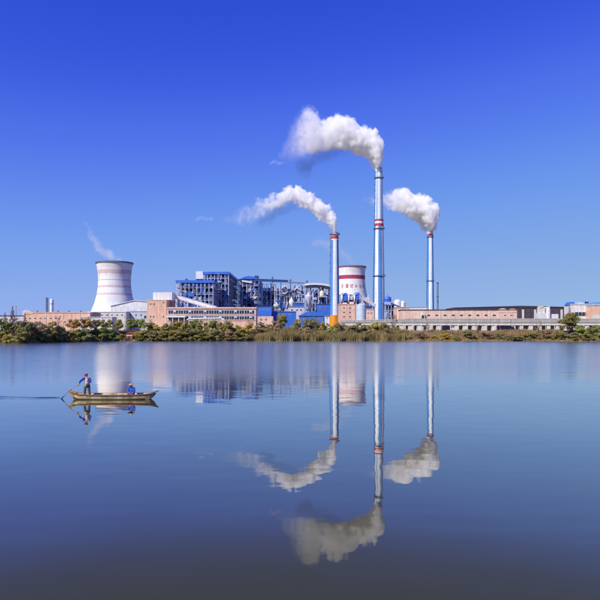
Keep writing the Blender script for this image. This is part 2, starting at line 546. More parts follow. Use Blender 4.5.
    for p in ((.02, .015), (.11, .09), (.145, .19), (.19, .34), (.27, .46), (.45, .73), (.66, .93)):
        cv.points.new(*p)
    fc.mapping.update()
    L(fr.outputs[0], fc.inputs['Value'])
    mx = N(nt, 'ShaderNodeMixShader')
    L(fc.outputs[0], mx.inputs[0]); L(df.outputs[0], mx.inputs[1]); L(gl.outputs[0], mx.inputs[2])
    L(mx.outputs[0], nt.nodes['Material Output'].inputs['Surface'])
    nt.nodes.remove(b)
    return m
water = pyd('water', v, f, water_mat(), smooth=True)
water['kind'] = 'structure'

# ------------------------------------------------------------------ chimneys
def chimney(label, px, d, ytop, r0, r1, white, dark, period, off, duty, bands, rings, orange=0.0, upper=None):
    k = d / F
    x = (px - 300) * k
    top = CAM_H + (HOR - ytop) * k - G
    zz = lambda py: CAM_H + (HOR - py) * k - G
    rr = lambda z: r0 + (r1 - r0) * z / top
    root = thing('chimney', label, 'chimney', (x, d, G))
    sm = stripe_mat('chimney_stripes', white, dark, period, off, duty)
    z0 = 0.0
    if orange:
        zo = zz(orange)
        lathe(root, 'base', [(rr(0) * 1.09, 0), (rr(zo) * 1.09, zo)], ORANGE)
        z0 = zo
    if upper:
        yu, wu, du, pu, ou = upper
        zu = zz(yu)
        lathe(root, 'shaft', [(rr(z0 + (zu - z0) * i / 8), z0 + (zu - z0) * i / 8) for i in range(9)], sm)
        s2 = stripe_mat('chimney_upper_stripes', wu, du, pu, ou, 0.62)
        lathe(root, 'upper_shaft', [(rr(zu) * 0.96, zu), (rr(top), top - 4), (rr(top) * 0.9, top - 3.6), (rr(top) * 0.9, top)], s2)
    else:
        lathe(root, 'shaft', [(rr(z0 + (top - z0) * i / 8), z0 + (top - z0) * i / 8) for i in range(9)], sm)
    lathe(root, 'mouth', [(rr(top) * 0.8, top - 0.05), (rr(top) * 0.8, top + 1.0), (rr(top) * 0.62, top + 1.0), (rr(top) * 0.62, top - 0.05)], GREY, closed=True)
    for (ya, yb, m) in bands:
        za, zb = zz(yb), zz(ya)
        lathe(root, 'painted_band', [(rr(za) + .06, za), (rr(zb) + .06, zb), (rr(zb) - .3, zb), (rr(za) - .3, za)], m, closed=True)
    for y in rings:
        z = zz(y)
        p = lathe(root, 'platform', [(rr(z) + .05, z), (rr(z) + 1.3, z), (rr(z) + 1.3, z + .35), (rr(z) + .05, z + .35)], GREY, closed=True)
        lathe(p, 'railing', [(rr(z) + 1.22, z + 1.2), (rr(z) + 1.34, z + 1.2), (rr(z) + 1.34, z + 1.38), (rr(z) + 1.22, z + 1.38)], GREY, closed=True)
        for i in range(16):
            a = 2 * PI * i / 16
            r_ = rr(z) + 1.27
            box(p, 'post', r_ * math.cos(a) - .06, r_ * math.cos(a) + .06, r_ * math.sin(a) - .06, r_ * math.sin(a) + .06, z + .35, z + 1.2, GREY)
    # caged ladder on the left flank
    a = R(188)
    ca, sa = math.cos(a), math.sin(a)
    lad = bar(root, 'ladder', ((rr(0) + .5) * ca, (rr(0) + .5) * sa, 0), ((r1 + .5) * ca, (r1 + .5) * sa, top - 3), .7, .25, MBLUE)
    n = int(top / 7)
    for i in range(n):
        z = 3 + i * 7
        r_ = rr(z) + .45
        box(root, 'ladder_landing', r_ * ca - .55, r_ * ca + .55, r_ * sa - .7, r_ * sa + .7, z, z + .9, GREY)
    return root, Vector((x, d, G + top))

WH, BL = (0.82, 0.84, 0.87), (0.085, 0.28, 0.68)
_, TOP_L = chimney('blue and white chimney with orange foot, nearest and left of the three', 334.7, 520, 233.5, 4.35, 3.25, WH, BL, 120, -27, 0.46,
        [(236.5, 239.2, RED), (234.2, 236.5, WHITE), (239.2, 240.3, WHITE)], [232.8 + 2.0], orange=315.2)
_, TOP_C = chimney('tallest blue and white striped chimney with red bands halfway up, middle of the three', 379.0, 640, 169, 6.6, 3.7, WH, BL, 88, -44, 0.50,
        [(219.6, 221.6, RED), (221.6, 223.9, WHITE), (223.9, 226.4, RED), (169.6, 172, WHITE)], [178.2, 229, 276.2], upper=(226.5, (0.70, 0.78, 0.88), (0.24, 0.42, 0.74), 62, -50))
_, TOP_R = chimney('slender white and blue chimney behind the salmon warehouse, rightmost of the three', 430.3, 900, 232, 5.9, 4.0, WH, (0.10, 0.32, 0.70), 120, -36, 0.48,
        [(234, 236.5, RED), (232.3, 234, WHITE)], [233 + 4.2, 281])

# slim dark stack beside the right chimney
s = Site(930, 436)
t = thing('flue_stack', 'slim dark steel stack close to the right side of the rightmost chimney', 'chimney', (s.x(437.6) + s.loc[0], 930, G))
h = s.z(282)
lathe(t, 'shaft', [(1.5, 0), (1.35, h)], GREY, 20)
for z in (h * .35, h * .7, h - 2):
    lathe(t, 'collar', [(1.4, z), (2.0, z), (2.0, z + .6), (1.4, z + .6)], DBLUE, 20, closed=True)

# ------------------------------------------------------------------ cooling towers
def tower(label, px, d, prof, bands, rim_y, chars=None):
    k = d / F
    zz = lambda py: CAM_H + (HOR - py) * k - G
    P = sorted([(zz(y), r * k) for y, r in prof])
    def rad(z):
        for (a, ra), (b_, rb) in zip(P, P[1:]):
            if a <= z <= b_:
                t = (z - a) / (b_ - a); t2 = t * t * (3 - 2 * t)
                return ra + (rb - ra) * (0.6 * t + 0.4 * t2)
        return P[0][1] if z < P[0][0] else P[-1][1]
    root = thing('cooling_tower', label, 'cooling tower', ((px - 300) * k, d, G))
    top = zz(rim_y)
    zs = [top * i / 40 for i in range(41)]
    sh = [(rad(z), z) for z in zs] + [(rad(z) - .9, z) for z in reversed(zs[20:])]
    lathe(root, 'shell', sh, TOWERW, 96, cap=False)
    lathe(root, 'rim', [(rad(top) - 1, top - .3), (rad(top) + .9, top - .3), (rad(top) + .9, top + 1.6), (rad(top) - 1, top + 1.6)], mat('red_grey_rim', (.30, .12, .18), .7) if chars else mat('grey_rim', (.16, .17, .24), .7), 96, closed=True)
    for ya, yb, m in bands:
        za, zb = zz(yb), zz(ya)
        pr = [(rad(za + (zb - za) * i / 4) + .08, za + (zb - za) * i / 4) for i in range(5)]
        lathe(root, 'painted_band', pr + [(r - .5, z) for r, z in reversed(pr)], m, 96, closed=True)
    if chars:
        # red characters painted in a row round the shell
        for cx, strokes in chars:
            z0, zt = zz(288.9), zz(285.1)
            hgt = zt - z0
            ang = math.asin((cx - px) * k / rad((z0 + zt) / 2))
            v, f = [], []
            for (u0, v0, u1, v1) in strokes:
                wch = hgt * 0.85
                for uu, vv in ((u0, v0), (u1, v0), (u1, v1), (u0, v1)):
                    z = z0 + vv * hgt
                    a = ang + (uu - .5) * wch / rad(z)
                    r_ = rad(z) + .09
                    v.append((r_ * math.sin(a), -r_ * math.cos(a), z))
                n_ = len(v)
                f.append((n_ - 4, n_ - 3, n_ - 2, n_ - 1))
            pyd('painted_character', v, f, MAROON, root)
    return root

tower('broad white cooling tower with faded pink rings, standing alone at the left', 114.6, 800,
      [(263.8, 17.6), (270, 16.5), (278, 15.7), (286, 15.9), (294, 16.9), (302, 18.9), (312, 22.4), (336, 30)],
      [(270.6, 274.4, PINK), (280.2, 281.2, PINK), (286.2, 288.2, PINK), (293.8, 295.6, PINK)], 263.8)
S6 = [
    [(.1, .8, .9, .95), (.4, .1, .6, .8), (.15, .4, .85, .52), (.1, 0, .9, .12)],
    [(.15, .85, .85, 1), (.2, .5, .8, .62), (.1, 0, .9, .14), (.15, .14, .32, .85), (.68, .14, .85, .85), (.42, .14, .58, .85)],
    [(.15, .8, .9, .92), (.15, 0, .3, .8), (.3, .42, .9, .55), (.72, .55, .88, .8), (.45, .1, .58, .42), (.6, 0, .9, .14)],
    [(.42, .55, .58, 1), (.2, .1, .36, .6), (.6, .1, .78, .6), (.25, .5, .75, .62)],
    [(.42, .6, .58, 1), (.15, .55, .85, .68), (.2, 0, .35, .55), (.65, 0, .8, .55), (.2, 0, .8, .13)],
    [(.2, .0, .36, .9), (.36, .75, .85, .9), (.36, .38, .75, .5), (.36, 0, .85, .13)],
]
tower('white cooling tower with maroon band and row of red characters, behind the nearest chimney', 351.2, 900,
      [(267.8, 14.4), (274, 13.7), (280, 13.7), (286, 14.2), (293, 15.2), (302, 17.0), (336, 24)],
      [(276, 279.8, MAROON)], 267.8, list(zip((341.6, 346.0, 350.5, 354.9, 359.0, 362.4), S6)))

# ------------------------------------------------------------------ steel boiler houses
def frame_block(root, w_, dep, h, nx, ny, nz, col, beam, roof, rng, fill=0.6, fillm=None, cw=0.7, roof_over=1.0, braces=0.25, core=DBLUE, top_open=False):
    X = [w_ * i / (nx - 1) for i in range(nx)]
    Y = [dep * i / (ny - 1) for i in range(ny)]
    Z = [h * i / nz for i in range(nz + 1)]
    for i, x in enumerate(X):
        for j, y in enumerate(Y):
            if i in (0, nx - 1) or j in (0, ny - 1):
                box(root, 'column', x - cw / 2, x + cw / 2, y - cw / 2, y + cw / 2, 0, h, col)
    for z in Z[1:]:
        t_ = cw * rng.uniform(.55, .9)
        box(root, 'beam', cw / 2 + .01, w_ - cw / 2 - .01, -cw * .36, cw * .36, z - t_, z - .02, beam)
        for x in (0, w_):
            box(root, 'beam', x - cw * .36, x + cw * .36, cw / 2 + .01, dep - cw / 2 - .01, z - t_, z - .02, beam)
        if z < h:
            box(root, 'floor_slab', .8, w_ - .8, cw, dep - cw, z - .25, z, GREY)
            r_ = bar(root, 'handrail', (0, -cw * .7, z + 1.1), (w_, -cw * .7, z + 1.1), .14, .14, beam)
    fm = fillm or [BLUE, BLUE, BLUE, MBLUE, MBLUE, MBLUE, DBLUE, STEEL]
    for kz in range(nz):
        for i in range(nx - 1):
            u = rng.random()
            x0, x1, z0, z1 = X[i] + cw / 2 + .1, X[i + 1] - cw / 2 - .1, Z[kz] + .1, Z[kz + 1] - cw
            if u < fill:
                m = rng.choice(fm)
                a, b_ = sorted((rng.uniform(0, .5), rng.uniform(.55, 1)))
                if rng.random() < .5: a, b_ = 0, 1
                yy = rng.uniform(.5, 3.5)
                zt = z0 + (z1 - z0) * rng.choice((1, 1, .6, .45))
                box(root, 'panel', x0 + (x1 - x0) * a, x0 + (x1 - x0) * b_, yy, yy + .8, z0, zt, m)
            elif u < fill + braces:
                bar(root, 'brace', (x0, 0, z0), (x1, 0, z1), .3, .3, beam)
                bar(root, 'brace', (x0, .35, z1), (x1, .35, z0), .3, .3, beam)
        for j in range(ny - 1):
            y0, y1, z0, z1 = Y[j] + cw / 2 + .1, Y[j + 1] - cw / 2 - .1, Z[kz] + .1, Z[kz + 1] - cw
            for x, sg in ((w_, -1), (0, 1)):
                if rng.random() < fill:
                    xx = x + sg * rng.uniform(.5, 3)
                    box(root, 'panel', xx, xx + .6 * sg, y0, y1, z0, z0 + (z1 - z0) * rng.choice((1, .6)), rng.choice(fm))
    # equipment, ducts and a zigzag stair standing out of the front
    if nx >= 6:
        for _ in range(nx + 2):
            xa = rng.uniform(0, w_ * .85); za = rng.uniform(.05, .85) * h
            box(root, 'equipment_box', xa, min(w_, xa + rng.uniform(.06, .2) * w_), -cw - rng.uniform(.3, 1.6), -cw * .5, za, za + rng.uniform(.8, 3.2), rng.choice((BLUE, MBLUE, LILAC, STEEL, DBLUE, WHITE)))
        for _ in range(4):
            xa = rng.uniform(.05, .8) * w_; za = rng.uniform(.1, .5) * h
            tube(root, 'duct', [(xa, -1.3, za), (xa, -1.3, za + h * rng.uniform(.15, .4)), (xa + rng.uniform(2, 5), -1.3, za + h * .45)], rng.uniform(.3, .6), rng.choice((LILAC, STEEL, MBLUE)), 8)
        ib = rng.randrange(nx - 2)
        for kz in range(nz):
            xa, xb = (X[ib], X[ib + 1]) if kz % 2 else (X[ib + 1], X[ib])
            bar(root, 'stair_flight', (xa, -1.0, Z[kz]), (xb, -1.0, Z[kz + 1]), .8, .35, LILAC)
    # the boiler body hanging inside
    box(root, 'boiler_casing', w_ * .22, w_ * .78, dep * .28, dep * .8, h * .1, h * .93, core)
    for i in range(max(2, nx - 2)):
        x = w_ * (.12 + .76 * i / max(1, nx - 3))
        r_ = w_ * .02 + .35
        tube(root, 'riser_pipe', [(x, 4.2, h * .04), (x, 4.2, h * rng.uniform(.5, .95))], r_, rng.choice((LILAC, STEEL, MBLUE)), 10)
    if not top_open:
        box(root, 'roof', -roof_over, w_ + roof_over, -roof_over, dep + roof_over, h + .01, h + .9, roof)
        box(root, 'roof_fascia', -roof_over - .12, w_ + roof_over + .12, -roof_over - .14, -roof_over - .01, h - 1.3, h + 1.1, roof)
        box(root, 'roof_fascia', w_ + roof_over + .01, w_ + roof_over + .14, -roof_over, dep + roof_over, h - 1.3, h + 1.1, roof)

rng = random.Random(5)
s = Site(560, 177)
t = thing('boiler_house', 'lower blue boiler house with flat roof at left end of the plant', 'boiler house', s.loc)
frame_block(t, s.x(213), 34, s.z(281.5), 10, 5, 8, LILAC, STEEL, BLUE, rng, fill=.8, braces=.08, cw=.62, core=MBLUE)
for i, px in enumerate((184, 199)):
    lathe(t, 'roof_vent', [(.9, 0), (.9, 1.6), (1.4, 1.7), (1.4, 2.3), (.2, 2.9)], MBLUE, 14, (s.x(px), 12, s.z(281.5) + .9))
s = Site(600, 204)
t = thing('boiler_house', 'tallest blue boiler house with pale columns and a white box on its roof corner', 'boiler house', s.loc)
H = s.z(273)
frame_block(t, s.x(228.5), 95, H, 8, 10, 11, LILAC, STEEL, BLUE, rng, fill=.8, braces=.08, cw=.66, core=MBLUE)
box(t, 'lift_tower', s.x(196), s.x(203.2), 1, 9, s.z(300), s.z(279), DBLUE)
box(t, 'roof_cabin', s.x(195.8), s.x(203.2), 0, 9, s.z(279) + .02, s.z(271.3), WHITE)
for px in (210, 216, 222, 226):
    tube(t, 'roof_pipe', [(s.x(px), 20, H + .9), (s.x(px), 20, H + rng.uniform(2.2, 4))], .4, MBLUE, 8)
bar(t, 'roof_beam', (s.x(206), 30, H + 2.6), (s.x(227), 30, H + 2.6), .8, .6, DBLUE)
s = Site(640, 238.5)
t = thing('boiler_house', 'narrow boiler house with rounded dark blue roof, right of the tallest one', 'boiler house', s.loc)
H = s.z(280)
frame_block(t, s.x(259), 60, H, 6, 7, 9, LILAC, STEEL, DBLUE, rng, fill=.8, braces=.08, roof_over=.4, cw=.66, core=MBLUE)
n = 12
x0, x1 = s.x(240.5), s.x(257.5)
arc = [(x0 + (x1 - x0) * i / n, H + .95 + 4.6 * math.sin(PI * (0.12 + 0.76 * i / n)) - 1.4) for i in range(n + 1)]
prism(t, 'vaulted_roof', [(x1, H + .93), (x0, H + .93)] + arc, -1.5, 50, BLUE)
box(t, 'roof_cabin', s.x(254), s.x(258), 5, 14, H + .95, s.z(275.2), DBLUE)
bar(t, 'white_duct', (s.x(242), -1.2, s.z(281)), (s.x(252), -1.2, s.z(282.5)), 1.6, 1.8, WHITE)

s = Site(625, 258.5)
t = thing('steel_frame', 'dense dark blue steelwork under the high conveyor, between boiler houses', 'steel frame', s.loc)
frame_block(t, s.x(275), 30, s.z(284), 5, 4, 7, DBLUE, DBLUE, DBLUE, rng, fill=.75, fillm=[DBLUE, DBLUE, DBLUE, MBLUE, GREY], cw=.6, top_open=True)

# high conveyor gallery along the boiler roofs
s = Site(612, 255)
t = thing('conveyor_gallery', 'long dark conveyor gallery running level above the pipework', 'conveyor', s.loc)
za, zb = s.z(280.2), s.z(281.4)
bar(t, 'gallery', (0, 0, za), (s.x(288), 0, zb), 3.2, 1.9, DBLUE)
bar(t, 'roof_sheet', (0, 0, za + 1.25), (s.x(288), 0, zb + 1.25), 3.8, .3, MBLUE)
bar(t, 'gallery_extension', (s.x(288.2), 0, zb - .9), (s.x(306), 0, s.z(283)), 2.4, 1.2, GREY)
for px in (262, 271, 281, 290.5, 299):
    for dy in (-1.3, 1.3):
        box(t, 'support_leg', s.x(px) - .4, s.x(px) + .4, dy - .4, dy + .4, 0, s.z(282.8), DBLUE)
for px, yt in ((272.5, 276.4), (290.5, 279), (307, 280)):
    tube(t, 'mast', [(s.x(px), 0, s.z(283)), (s.x(px), 0, s.z(yt))], .45, DBLUE, 8)
    bar(t, 'mast_arm', (s.x(px) - 1.6, 0, s.z(yt + 1.6)), (s.x(px) + 1.6, 0, s.z(yt + 1.6)), .4, .4, DBLUE)

s = Site(610, 274.5)
t = thing('pipe_rack', 'grey-lilac pipe rack and ducts right of the dark steelwork', 'pipe rack', s.loc)
frame_block(t, s.x(304), 26, s.z(285), 13, 3, 8, LILAC, STEEL, GREY, rng, fill=.75, fillm=[LILAC, STEEL, GREY, DBLUE, MBLUE, DBLUE, WHITE], cw=.45, top_open=True, braces=.2)
for i in range(9):
    px = 276 + i * 3.2
    z = s.z(rng.uniform(286, 300))
    tube(t, 'duct', [(s.x(px), -1.2, z), (s.x(px + 3), -1.2, z + rng.uniform(-1, 1)), (s.x(px + 5.5), -1.2, z + rng.uniform(-7, 5))], rng.uniform(.4, .8), rng.choice((LILAC, MBLUE, STEEL, GREY)), 10)
for px, py in ((285, 284.6), (297.5, 286.5)):
    tube(t, 'white_bend_duct', [(s.x(px) + 3.2 * math.cos(a), -2.2, s.z(py + 5) + 3.2 * math.sin(a)) for a in [PI * q / 8 for q in range(9)]], .75, LILAC, 10)

s = Site(600, 305.5)
t = thing('boiler_house', 'open boiler house with curved white roof, just left of the orange-footed chimney', 'boiler house', s.loc)
frame_block(t, s.x(331), 36, s.z(286.5), 9, 4, 8, LILAC, STEEL, WHITE, rng, fill=.75, fillm=[LILAC, STEEL, GREY, DBLUE, WHITE, DBLUE], cw=.6, top_open=True)
n = 14
x0, x1 = s.x(304.6), s.x(331.5)
zr = lambda u: s.z(284.6 - 2.0 * math.sin(PI * min(1, u * .8 + .1)) + 1.4 * u)
prism(t, 'curved_roof', [(x0 + (x1 - x0) * i / n, zr(i / n)) for i in range(n + 1)] + [(x0 + (x1 - x0) * i / n, zr(i / n) - 1.8) for i in range(n, -1, -1)], -3, 38, WHITE)
lathe(t, 'cream_drum', [(0.1, 0), (2.4, .1), (2.5, .6), (2.5, 4.6), (2.2, 5.2), (.4, 5.8)], CREAM, 24, (s.x(322), -3.2, s.z(296.5)))
box(t, 'drum_shelf', s.x(318), s.x(327), -6, -.6, s.z(297.4), s.z(296.55), STEEL)
for px in (318.6, 326.4):
    box(t, 'shelf_post', s.x(px) - .3, s.x(px) + .3, -5.6, -5.0, 0, s.z(297.45), STEEL)

# hoppers, tanks and sheds in front of the boilers
def hopper(label, px, d, yt, yb, r, m):
    s = Site(d, px)
    t = thing('hopper', label, 'hopper', s.loc)
    h0, h1 = s.z(yb), s.z(yt)
    hh = h1 - h0
    lathe(t, 'cone', [(r * .25, h0), (r, h0 + hh * .45), (r, h0 + hh * .7), (r * .35, h1 - .8), (r * .3, h1)], m, 24)
    for i in range(4):
        a = PI / 4 + i * PI / 2
        box(t, 'leg', r * .9 * math.cos(a) - .25, r * .9 * math.cos(a) + .25, r * .9 * math.sin(a) - .25, r * .9 * math.sin(a) + .25, 0, h0 + hh * .5, GREY)
    tube(t, 'spout', [(0, 0, h0 + .1), (0, 0, max(.3, h0 - 3))], r * .2, GREY, 10)
hopper('tall pale hopper with pointed top in front of the curved white roof house', 308.6, 560, 292.5, 305.5, 3.4, LILAC)
hopper('slim pale hopper standing over the blue sheds, left of the tall pointed one', 291.6, 560, 297.5, 309, 2.4, WHITE)
hopper('squat pale green-white hopper beside the bright blue box building', 276.6, 560, 302.6, 309.5, 3.0, mat('pale_green_paint', (.55, .68, .66), .5))

def shed(name, label, cat, d, p0, p1, ytop, dep, m, roof=None, windows=(), ridge=0.0, extra=None, yaw=0.0):
    """plain building; windows = (px, py, w, h in px)"""
    s = Site(d, p0)
    t = thing(name, label, cat, s.loc, yaw)
    W, Hh = s.x(p1), s.z(ytop)
    box(t, 'wall', 0, W, 0, dep, 0, Hh, m)
    if roof:
        if ridge:
            prism(t, 'roof', [(-.4, Hh + .01), (W + .4, Hh + .01), (W + .4, Hh + .3), (W / 2, Hh + ridge), (-.4, Hh + .3)], -.5, dep + .5, roof)
        else:
            box(t, 'roof', -.35, W + .35, -.4, dep + .4, Hh + .01, Hh + .55, roof)
    for (px, py, ww, wh) in windows:
        x, z = s.x(px), s.z(py)
        f_ = box(t, 'window', x - ww * s.k / 2, x + ww * s.k / 2, -.10, .1, z - wh * s.k / 2, z + wh * s.k / 2, PCONC)
        sub_box(f_, t, 'pane', x - ww * s.k / 2 + .15, x + ww * s.k / 2 - .15, -.14, .05, z - wh * s.k / 2 + .15, z + wh * s.k / 2 - .15, GLASS)
    if W > 22 and m in (SALMON, SALMON2, WHITE, PCONC, LILAC):
        q = 4.0
        while q < W - 3:
            tube(t, 'downpipe', [(q, -.2, 0), (q, -.2, Hh - .1)], .11, PCONC if m in (SALMON, SALMON2) else GREY, 6)
            q += 13.7
        for q in (W * .23, W * .61, W * .84):
            box(t, 'cooling_unit', q - .6, q + .6, -.75, -.02, Hh * .52, Hh * .52 + .9, LILAC)
    if extra:
        extra(t, s, W, Hh, dep)
    return t

shed('plant_building', 'bright blue box building at the right end of the long salmon office', 'building', 470, 256.5, 271.5, 306.5, 16, BLUE, DBLUE, [(260, 309.5, 1.6, 1.2), (264, 309.5, 1.6, 1.2), (268, 309.5, 1.6, 1.2)])
shed('plant_building', 'pale salmon low building under the bright blue box', 'building', 455, 256, 273, 316.3, 10, SALMON2, None, [(261, 319.5, 1.5, 2), (266, 319.5, 1.5, 2)])
shed('plant_building', 'mid blue flat building between the box building and the hoppers', 'building', 480, 272.5, 296, 312, 14, BLUE, MBLUE, [(278, 314.5, 2, 1.2), (284, 314.5, 2, 1.2), (290, 314.5, 2, 1.2)])
shed('plant_building', 'lilac and grey block with doorways behind the blue sheds', 'building', 520, 288, 304, 307, 10, LILAC, GREY, [(292, 310, 2, 1.6), (297, 310, 2, 1.6), (301, 310, 2, 1.6)])
shed('plant_building', 'blue windowless block standing behind the hoppers', 'building', 575, 294, 304, 303.5, 12, BLUE, MBLUE)
shed('plant_building', 'deep blue block at the left foot of the orange-footed chimney', 'building', 540, 317, 330.5, 304.5, 14, BLUE, DBLUE, [(320, 308, 1.4, 2.5), (325, 308, 1.4, 2.5)])
def vault(t, s, W, Hh, dep):
    n = 12
    prism(t, 'vaulted_roof', [(W + .3, Hh + .01), (-.3, Hh + .01)] + [(-.3 + (W + .6) * i / n, Hh + .02 + 3.4 * math.sin(PI * i / n * .97 + .04)) for i in range(n + 1)], -.6, dep + .6, BLUE)
    box(t, 'door', W * .4, W * .6, -.12, .1, 0, 4, DARK)
shed('plant_shed', 'blue shed with rounded roof in front of the chimney foot', 'shed', 455, 299, 323, 316, 18, MBLUE, None, [(304, 319, 1.6, 1.4), (318, 319, 1.6, 1.4)], extra=vault)
shed('plant_shed', 'small white kiosk between rounded blue shed and orange chimney foot', 'shed', 450, 325, 329.5, 316.3, 5, WHITE, GREY, [(327, 318, 1.4, 1.2)])

# ------------------------------------------------------------------ salmon office with the inclined conveyor
s = Site(430, 147)
t = thing('plant_building', 'tall salmon end block with white box on its roof, left of the long office', 'building', s.loc)
W = s.x(166.5)
box(t, 'wall', 0, W, 0, 22, 0, s.z(300.5), SALMON)
box(t, 'parapet', -.2, W + .2, -.2, 22.2, s.z(300.5) + .01, s.z(299.7), SALMON2)
box(t, 'roof_house', s.x(152), s.x(171), 3, 14, s.z(299.7) + .02, s.z(292), WHITE)
for px, py in ((150.5, 304), (154, 304), (150.5, 316.5), (153.5, 316.5), (163.5, 302.5), (163.5, 316.5)):
    f_ = box(t, 'window', s.x(px) - .55, s.x(px) + .55, -.1, .1, s.z(py) - .6, s.z(py) + .6, PCONC)
    sub_box(f_, t, 'pane', s.x(px) - .42, s.x(px) + .42, -.14, .05, s.z(py) - .47, s.z(py) + .47, GLASS)

s = Site(428, 167)
t = thing('office_building', 'long two-storey salmon office with bands of dark windows', 'building', s.loc)
W = s.x(256)
box(t, 'wall', 0.05, W, 0, 15, 0, s.z(308.6), SALMON)
box(t, 'cornice', 0.02, W + .5, -.6, 15.5, s.z(308.6) + .01, s.z(307.2), SALMON2)
for (py0, py1, pa, pb, n_) in ((310.4, 313.9, 168.2, 254.5, 17), (316.3, 319.6, 168.2, 254.5, 17)):
    box(t, 'window_band', s.x(pa) - .3, s.x(pb) + .3, -.08, .05, s.z(py1) - .3, s.z(py0) + .3, LILAC)
    pitch = (s.x(pb) - s.x(pa)) / n_
    for i in range(n_):
        x = s.x(pa) + i * pitch
        f_ = box(t, 'window', x + .2, x + pitch - .2, -.14, .05, s.z(py1), s.z(py0), GLASS)
        sub_box(f_, t, 'mullion', x + pitch / 2 - .08, x + pitch / 2 + .08, -.19, -.1, s.z(py1), s.z(py0), PCONC)
        if i % 3 == 1:
            sub_box(f_, t, 'blind', x + .25, x + pitch / 2 - .1, -.17, -.1, (s.z(py1) + s.z(py0)) / 2, s.z(py0), LILAC)
    box(t, 'sill', s.x(pa) - .4, s.x(pb) + .4, -.35, -.01, s.z(py1) - .65, s.z(py1) - .31, SALMON2)
bx_ = box(t, 'canopy', s.x(167.5), s.x(187), -7, -.4, s.z(317.6), s.z(316.0), WHITE)
for px in (168.5, 174.5, 180.5, 186):
    box(t, 'canopy_post', s.x(px) - .2, s.x(px) + .2, -6.6, -6.2, 0, s.z(317.6) - .01, WHITE)
# white pipe bridge in front of the office
s = Site(415, 188)
t = thing('pipe_bridge', 'white pipe bridge spanning in front of the long salmon office', 'pipe bridge', s.loc)
tube(t, 'pipe', [(s.x(187), 0, s.z(320)), (s.x(189.5), 0, s.z(318.6)), (s.x(221), 0, s.z(318.2)), (s.x(224), 0, s.z(319.4)), (s.x(224.5), 0, s.z(324))], .55, WHITE, 10)
for px in (189, 200, 211, 222):
    box(t, 'post', s.x(px) - .25, s.x(px) + .25, -.25, .25, 0, s.z(318.6) - .3, WHITE)

s = Site(445, 168)
t = thing('conveyor_gallery', 'white sloping conveyor gallery descending over the salmon office roof', 'conveyor', s.loc)
pa, pb = (s.x(170), 0, s.z(294.6)), (s.x(217), 0, s.z(308.4))
bar(t, 'gallery', pa, pb, 4.5, 2.3, WHITE)
o = bar(t, 'roof_sheet', (pa[0], 0, pa[2] + 1.35), (pb[0], 0, pb[2] + 1.35), 5.2, .35, PALEBL)
bar(t, 'floor_beam', (pa[0] + .5, 0, pa[2] - 1.6), (pb[0], 0, pb[2] - 1.6), 4.2, .7, PALEBL)
for i, px in enumerate((174, 178.5, 188, 198)):
    zt = s.z(294.6 + (px - 170) * 13.8 / 47) - 1.9
    for dy in (-1.8, 1.8):
        box(t, 'trestle_leg', s.x(px) - .45, s.x(px) + .45, dy - .35, dy + .35, 0, zt, SALMON if i < 2 else STEEL)
for (qa, qb) in ((174, 178.5), (178.5, 188)):
    bar(t, 'brace', (s.x(qa), -1.8, s.z(299)), (s.x(qb), -1.8, s.z(306)), .4, .4, STEEL)

# ------------------------------------------------------------------ buildings to the left
def left_extra(t, s, W, Hh, dep):
    prism(t, 'end_gable', [(s.x(24.2), Hh - 1), (s.x(24.2), s.z(311.3)), (s.x(26), s.z(310.6)), (s.x(33), s.z(312.2)), (s.x(33), Hh - 1)], -.3, 6, SALMON2)
    for px in (34, 44, 55, 66, 78):
        lathe(t, 'roof_vent', [(.5, 0), (.5, .8), (.9, .9), (.9, 1.3), (.1, 1.6)], GREY, 12, (s.x(px), 6, Hh + .5))
shed('warehouse', 'long salmon warehouse with small dark windows at the far left', 'warehouse', 480, 24, 90, 312.8, 26, SALMON, SALMON2,
     [(30 + i * 5.2, 318.3, 2.0, 1.4) for i in range(6)], extra=left_extra)
shed('warehouse', 'low white annex between the salmon warehouse and the cooling tower', 'warehouse', 470, 80, 112, 317.6, 12, WHITE, PCONC, [(84 + 5 * i, 320, 2.2, 1.2) for i in range(6)])
shed('warehouse', 'pale building with salmon base below the cooling tower', 'warehouse', 520, 88, 126, 312.2, 16, PCONC, WHITE, [(92 + 5 * i, 315, 2.0, 1.2) for i in range(7)])
s = Site(560, 111)
t = thing('warehouse', 'big white shed with shallow pitched roof in front of the cooling tower', 'warehouse', s.loc)
W = s.x(152)
prism(t, 'wall', [(0, 0), (W, 0), (W, s.z(302.2)), (s.x(134.5), s.z(300.6)), (0, s.z(306.2))], 0, 30, WHITE)
prism(t, 'roof', [(-.5, s.z(306.2) + .02), (s.x(134.5), s.z(300.6) + .03), (W + .5, s.z(302.2) + .03), (W + .5, s.z(302.2) + .5), (s.x(134.5), s.z(300.6) + .55), (-.5, s.z(306.2) + .5)], -.8, 31, WHITE)
for px in (121, 128, 134.5, 141, 147):
    box(t, 'wall_rib', s.x(px) - .15, s.x(px) + .15, -.12, .1, s.z(311), s.z(307), PALEBL)
shed('warehouse', 'grey-white flat annex at the foot of the big white shed', 'warehouse', 530, 124, 148, 311.6, 10, mat('grey_white_sheet', (.56, .6, .68), .5), PALEBL, [(131 + 5 * i, 315, 1.4, 2) for i in range(3)] + [(145.2, 317, 2.4, 3)])
